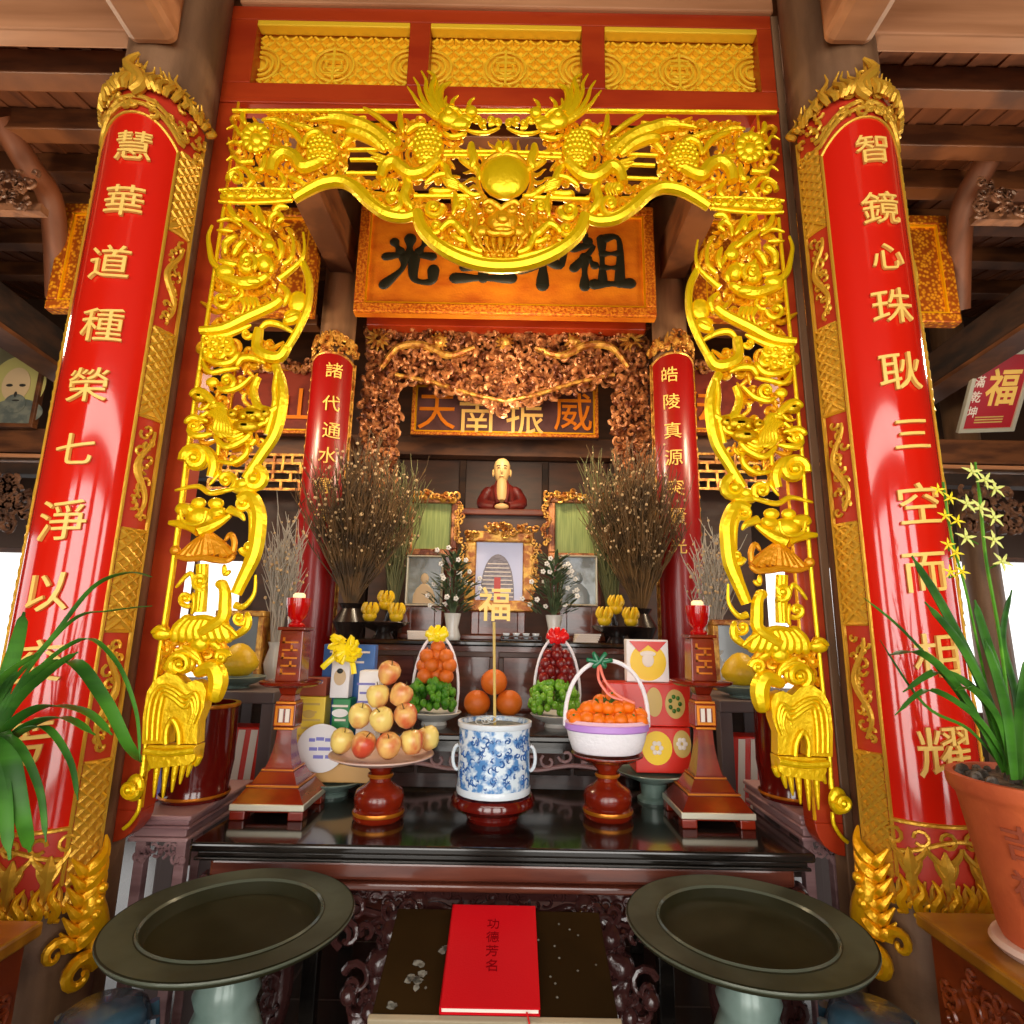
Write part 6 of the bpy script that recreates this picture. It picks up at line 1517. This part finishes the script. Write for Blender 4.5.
for cx_,cy_,r0,n in ((-.19,.085,.032,16),(-.13,.17,.012,6),(-.23,.02,.01,4)):
    for k in range(n):
        a=rg.uniform(0,6.28); d=rg.random()*r0; r=rg.uniform(.003,.012)
        vs=[L(cx_+d*math.cos(a)+r*rg.uniform(.6,1.2)*math.cos(j*.9),cy_+d*math.sin(a)*1.4+r*rg.uniform(.6,1.2)*math.sin(j*.9),.0006) for j in range(7)]; m.prism(vs,N_*.0003)
for k in range(14):
    a=rg.uniform(.08,.25); vs=[L(a+.003*math.cos(j),rg.uniform(.02,.26)*0+.03+.017*k+.003*math.sin(j),.0006) for j in range(6)]; m.prism(vs,N_*.0003)
m.build('wax_drips_and_scuffs','dust',t,shade=False)['kind']='stuff'
bc=-.012
b=thing('red_book','closed bright red cloth covered book with faint dark characters on its cover','book',L(bc,.15))
m=M(); slab(m,bc-.112,bc+.112,.0,.287,.017,.021); slab(m,bc-.112,bc+.112,.0,.287,.001,.005); slab(m,bc-.112,bc-.107,.0,.287,.001,.021); m.build('cover','red_book',b,shade=False,bevel=.0015)
m=M(); slab(m,bc-.107,bc+.108,.004,.283,.005,.017); m.build('pages','paper',b,shade=False); cov=[o for o in b.children if o.name.startswith('cover')][0]
g=M()
for i,ch in enumerate('功德芳名'):
    yy=.225-.04*i; glyph(g,ch,lambda x,y,z:L(bc+.0+x,yy+y,.0213+max(z,0)*.02),.034,.034,bold=.0)
g.build('cover_characters','book_ink',cov,shade=False)
m=M(); m.tube([L(.07,.0,.012),L(.075,-.02,.008),L(.074,-.06,-.01)],.002,6); m.build('bookmark_ribbon','ribbon_red',b)
# blue glazed ceramic stools below the plates
for s,(px,py),lab in ((-1,(104,1012),'strap leaf'),(1,(872,1016),'orchid')):
    p=at(px,py,1.46); z1=p.z; t=thing('ceramic_stool','blue green glazed ceramic stool with swirling ridges below the plate, %s side'%lab,'stool',(p.x,1.46,0),'blue glazed stools at the column feet')
    m=M(); m.lathe([(0,0),(.09,0),(.1,.03),(.115,z1*.5),(.1,z1-.04),(.085,z1),(.07,z1+.01),(0,z1+.012)],(p.x,1.46,0),36); m.build('stool_body','blue_glaze',t)
    m=M()
    for k in range(9):
        a0=k/9*2*PI; m.tube([Vector((p.x+(.102+.018*math.sin(i/10*PI))*math.cos(a0+i*.09),1.46+(.102+.018*math.sin(i/10*PI))*math.sin(a0+i*.09),.04+(z1-.06)*i/10)) for i in range(11)],.013,8)
    m.build('swirling_ridges','blue_glaze',t)
# ---------------- plant shelves at the two sides
ZS=.88
def shelf(s,e0,e1,label):
    a=atz(*e0,ZS); b=atz(*e1,ZS); xe=a.x; yb=a.y
    t=thing('plant_shelf',label,'shelf table',(xe+s*.28,1.0,0),'carved wooden plant shelves at the columns')
    x0,x1=min(xe,xe+s*.6),max(xe,xe+s*.6)
    M().span((x0,.55,ZS-.03),(x1,yb,ZS)).build('shelf_top','shelf_top',t,shade=False,bevel=.006)
    M().span((x0+.02,.57,ZS-.30),(x1-.02,yb-.02,ZS-.03)).build('carved_side','shelf_wood',t,shade=False)
    m=M(); rg=random.Random(5); xf=xe+s*.02
    for k in range(90):
        y=rg.uniform(.6,yb-.05); z=ZS-rg.uniform(.06,.28); r=rg.uniform(.014,.03); a0=rg.uniform(0,6)
        m.tube([Vector((xf-s*.004,y+r*(1-.08*j)*math.cos(a0+j*.7),z+r*(1-.08*j)*math.sin(a0+j*.7))) for j in range(9)],.0055,6)
    for k in range(max(1,int((yb-.72)/.07))): m.tube([Vector((xf-s*.006,.62+.07*k+.05*i/6,ZS-.16-.05*math.sin(i/6*PI*1.5))) for i in range(7)],.007,6)
    m.build('relief_carving','shelf_wood',t)
    for x in (x0+.05,x1-.05):
        for y in (.62,yb-.06): M().span((x-.03,y-.03,0),(x+.03,y+.03,ZS-.29)).build('leg','shelf_wood',t,shade=False,bevel=.005)
    return xe
xr_=shelf(1,(914,911),(1024,992),'carved red brown shelf table under the terracotta orchid pot')
xl_=shelf(-1,(45,920),(0,947),'carved red brown shelf table at the foot of the column under the strap leaf plant')
def pot(X,Y,label,face):
    t=thing('potted_orchid' if face>0 else 'potted_strap_leaf_plant',label,'potted plant',(X,Y,ZS),)
    z=ZS
    M().lathe([(0,z),(.115,z),(.125,z+.012),(.12,z+.022),(0,z+.02)],(X,Y,0),40).build('saucer','saucer',t)
    po=M().lathe([(0,z+.02),(.1,z+.02),(.108,z+.04),(.15,z+.29),(.158,z+.30),(.165,z+.31),(.165,z+.335),(.15,z+.335),(.145,z+.31),(0,z+.3)],(X,Y,0),48).build('pot','terracotta',t)
    M().lathe([(0,z+.318),(.08,z+.326),(.147,z+.322)],(X,Y,0),32).build('gravel','gravel',t)
    m=M(); rg=random.Random(6)
    for k in range(60):
        a=rg.uniform(0,6.28); q=.14*math.sqrt(rg.random()); m.ball((X+q*math.cos(a),Y+q*math.sin(a),z+.328),(rg.uniform(.008,.016),)*3,6,4)
    m.build('bark_chips','gravel',t)['kind']='stuff'
    g=M()
    for i,ch in enumerate('吉祥'):
        a0=math.atan2(-Y,-X)-.3; zz_=z+.23-.085*i; 
        def f(x,y,q,zz_=zz_): 
            r=.111+(zz_+y-z-.05)/.24*.041+.001; a=a0+x/.14; return Vector((X+(r+max(q,0)*.06)*math.cos(a),Y+(r+max(q,0)*.06)*math.sin(a),zz_+y))
        glyph(g,ch,f,.07,.07,bold=.01)
    m=M(); g.build('embossed_characters','terracotta_dark',t)
    return t
pY=1.3; pX=at(962,781,pY).x+.168
t=pot(pX,pY,'terracotta pot of slender green yellow orchids on the carved shelf',1)
def leaf(m,pts,w,Y0,Y1,side=(1,.2,0)):
    P=[at(x,y,Y0+(Y1-Y0)*i/(len(pts)-1)) for i,(x,y) in enumerate(pts)]; Q=smooth(P,6); n=len(Q)
    k=mpp(P[1])*.8; m.ribbon(Q,[w*k*(.45+.75*math.sin(PI*min(1,.12+.88*i/(n-1)))**.8)*(1 if i<n-2 else .4) for i in range(n)],.0008,side)
RL=[([(1006,772),(985,690),(945,608),(912,556)],6,1.3,1.2),([(1010,774),(992,705),(962,645),(925,602)],5,1.28,1.18),([(1004,770),(965,695),(925,655),(888,655)],4,1.28,1.15),([(1014,775),(985,700),(940,672),(903,692)],4,1.3,1.2),([(1000,760),(955,690),(905,632),(864,598)],1.6,1.3,1.2),
    ([(1018,775),(1005,695),(988,640),(975,600)],7,1.3,1.25),([(1022,780),(1018,700),(1004,640),(1012,590)],5,1.32,1.3),([(1016,780),(1010,720),(1000,680),(985,640)],7,1.25,1.2),([(1020,780),(1022,710),(1030,650)],7,1.28,1.26),([(1014,776),(1000,720),(975,690),(955,690)],4,1.26,1.18),([(1012,770),(980,720),(930,690),(895,715)],3,1.28,1.16),([(1024,785),(1030,730),(1045,660),(1075,620)],6,1.3,1.3),([(1028,785),(1040,740),(1070,690)],6,1.25,1.2),([(1005,770),(970,730),(925,705),(880,640)],1.5,1.3,1.2)]
for pts,w,a,b_ in RL: m=M(); leaf(m,pts,w,a,b_); m.build('strap_leaf','leaf',t)
def star(m,p,r,a0,nrm=(0,-1,.2)):
    n=Vector(nrm).normalized(); u=n.orthogonal().normalized(); v=n.cross(u)
    for k in range(5):
        a=a0+k*2*PI/5; d=(u*math.cos(a)+v*math.sin(a)); m.tube([p,p+d*r*.5+n*r*.12,p+d*r*1.1+n*r*.05],[r*.1,r*.17,r*.03],5,flat=.5)
    m.ball(p+n*r*.15,r*.22,7,5)
m=M(); S1=smooth([at(1016,770,1.3),at(1000,640,1.27),at(986,560,1.24),at(980,500,1.22),at(975,462,1.2)],6); m.tube(S1,[.0035]*20+[.0025]*(len(S1)-20),6); S2=smooth([at(1004,770,1.3),at(968,600,1.2),at(952,540,1.18),at(943,482,1.17)],6); m.tube(S2,.0025,6)
FL=[(972,472,0),(985,480,1),(995,489,2),(967,504,0),(980,508,1),(994,518,2),(966,538,0),(994,540,2),(1002,562,1)]; F2=[(938,490,0),(950,498,1),(945,516,0),(957,521,1),(948,545,0),(956,553,1),(950,572,0),(962,572,1)]
for px,py,k in FL: m.tube([at(min(max(px,978),990),py+6,1.23),at(px,py,1.2)],.0016,5)
for px,py,k in F2: m.tube([at(949,py+6,1.18),at(px,py,1.165)],.0014,5)
fst=m.build('flower_stems','leaf_bright',t)
for px,py,k in FL: f=M(); star(f,at(px,py,1.195),.021,k*.7); f.build('blossom','flower_pale',fst)
for px,py,k in F2: f=M(); star(f,at(px,py,1.16),.015,k*.9); f.build('blossom','flower_yellow',fst)
lX=at(-125,850,1.3).x
t=pot(lX,1.3,'potted plant of long arching strap leaves in front of the column beginning 慧華道',-1)
LL=[([(-30,790),(-5,710),(14,650),(24,612)],8,1.3,1.22),([(-30,790),(0,700),(50,640),(92,588),(128,573),(152,577)],2.2,1.3,1.15),([(-30,790),(15,690),(70,622),(112,611),(152,606)],1.8,1.3,1.15),([(-35,790),(20,690),(70,662),(105,700),(128,745),(141,762)],6,1.3,1.12),
    ([(-30,790),(10,710),(48,672),(78,652)],4.5,1.3,1.2),([(-30,790),(15,735),(60,718),(95,735)],5,1.28,1.15),([(-35,790),(0,735),(40,708),(85,712),(112,735)],5,1.28,1.15),([(-30,790),(-5,735),(12,760),(24,820),(30,852)],8,1.25,1.12),([(-30,790),(-8,745),(4,790),(10,860)],8,1.25,1.12),
    ([(-40,790),(-10,740),(18,745),(40,790),(46,842)],4,1.25,1.12),([(-40,790),(-20,720),(0,680),(40,652)],4,1.3,1.2),([(-50,790),(-70,700),(-110,640)],6,1.3,1.3),([(-40,790),(-45,700),(-30,620)],6,1.3,1.3),([(-30,790),(20,690),(80,640),(115,660),(136,710),(140,760)],2.2,1.3,1.12),([(-30,790),(10,740),(45,728),(70,760),(78,800)],3.5,1.26,1.14)]
for pts,w,a,b_ in LL: m=M(); leaf(m,pts,w,a,b_); m.build('strap_leaf','leaf',t)
# ---------------- painting and calendar in the side bays
a=at(-20,424,4.66); b=at(48,342,4.66)
t=thing('monk_painting','framed painting of an old monk with a pale halo, beyond the column','painting',((a.x+b.x)/2,4.66,a.z))
M().span((a.x,4.66,a.z),(b.x,4.68,b.z)).build('canvas','painting_ground',t,shade=False); M().frame(a.x-.03,b.x+.03,a.z-.03,b.z+.03,.035,4.63,4.69).build('frame','wood_brown',t,shade=False,bevel=.005)
def disc(px,py,rx,ry,d,mt,nm):
    p=at(px,py,4.66); k=mpp(p); M().lathe([(1,0),(1,.003),(0,.0035)],(p.x,4.66-d,p.z),36,rotm(PI/2,0,0)@Matrix.Diagonal((rx*k,ry*k,1))).build(nm,mt,t)
disc(18,384,28,30,.0,'painting_halo','halo'); disc(17,412,26,14,.004,'painting_cloth','shoulders'); disc(17,385,14,18,.008,'painting_skin','face'); disc(16,404,11,10,.012,'painting_cloth','beard')
m=M()
for px,py,rx,ry in ((11,386,3.4,1.6),(24,386,3.4,1.6),(17,395,1.6,3),(17,401,4,1)):
    p=at(px,py,4.66); k=mpp(p); m.ball((p.x,4.644,p.z),(rx*k,.003,ry*k),10,6)
m.build('painted_features','painting_ink',t)
Yb,Yt=4.62,4.25
q=[at(957,433,Yb),at(1013,431,Yb),at(1031,338,Yt),at(979,351,Yt)]
ux=(q[1]-q[0]).normalized(); uy=(q[3]-q[0]); uy=(uy-ux*uy.dot(ux)).normalized(); un=ux.cross(uy); w=(q[1]-q[0]).length; h=(q[3]-q[0]).length
K=lambda x,y,d=0: q[0]+ux*x+uy*y+un*d
t=thing('fortune_calendar','red hanging calendar board with a gold fortune character in a silver frame','calendar',q[0])
def kb(m,x0,x1,y0,y1,d0,d1): m.add([K(x,y,d) for d in (d0,d1) for x,y in ((x0,y0),(x1,y0),(x1,y1),(x0,y1))],[(0,3,2,1),(4,5,6,7),(0,1,5,4),(1,2,6,5),(2,3,7,6),(3,0,4,7)])
m=M(); kb(m,.03,w-.03,.03,h-.03,-.01,.0); m.build('red_board','sign_red',t,shade=False)
m=M(); kb(m,0,w,0,.035,-.02,.015); kb(m,0,w,h-.035,h,-.02,.015); kb(m,0,.035,.035,h-.035,-.02,.015); kb(m,w-.035,w,.035,h-.035,-.02,.015); m.build('silver_frame','silver',t,shade=False,bevel=.004)
g=M(); glyph(g,'福',lambda x,y,z:K(w*.58+x,h*.56+y,.001+max(z,0)*.1),.27,.32,bold=.02); g.build('gold_character','gold_script',t,shade=False)
g=M()
for i,ch in enumerate('春滿乾坤'): glyph(g,ch,lambda x,y,z:K(w*.17+x,h*.82-.125*i+y,.001+max(z,0)*.06),.085,.1,bold=.01)
g.build('side_characters','paper',t,shade=False)
m=M()
for k in range(3): kb(m,.12,w-.12,.08+.022*k,.09+.022*k,.0005,.002)
m.build('printed_lines','label_gold',t,shade=False)
sc = bpy.context.scene
sc.view_settings.view_transform = 'Standard'; sc.view_settings.look = 'None'
sc.view_settings.exposure = 0.28; sc.view_settings.gamma = 1; sc.view_settings.use_curve_mapping = False
sc.cycles.use_denoising = True; sc.cycles.max_bounces = 6; sc.cycles.sample_clamp_indirect = 6
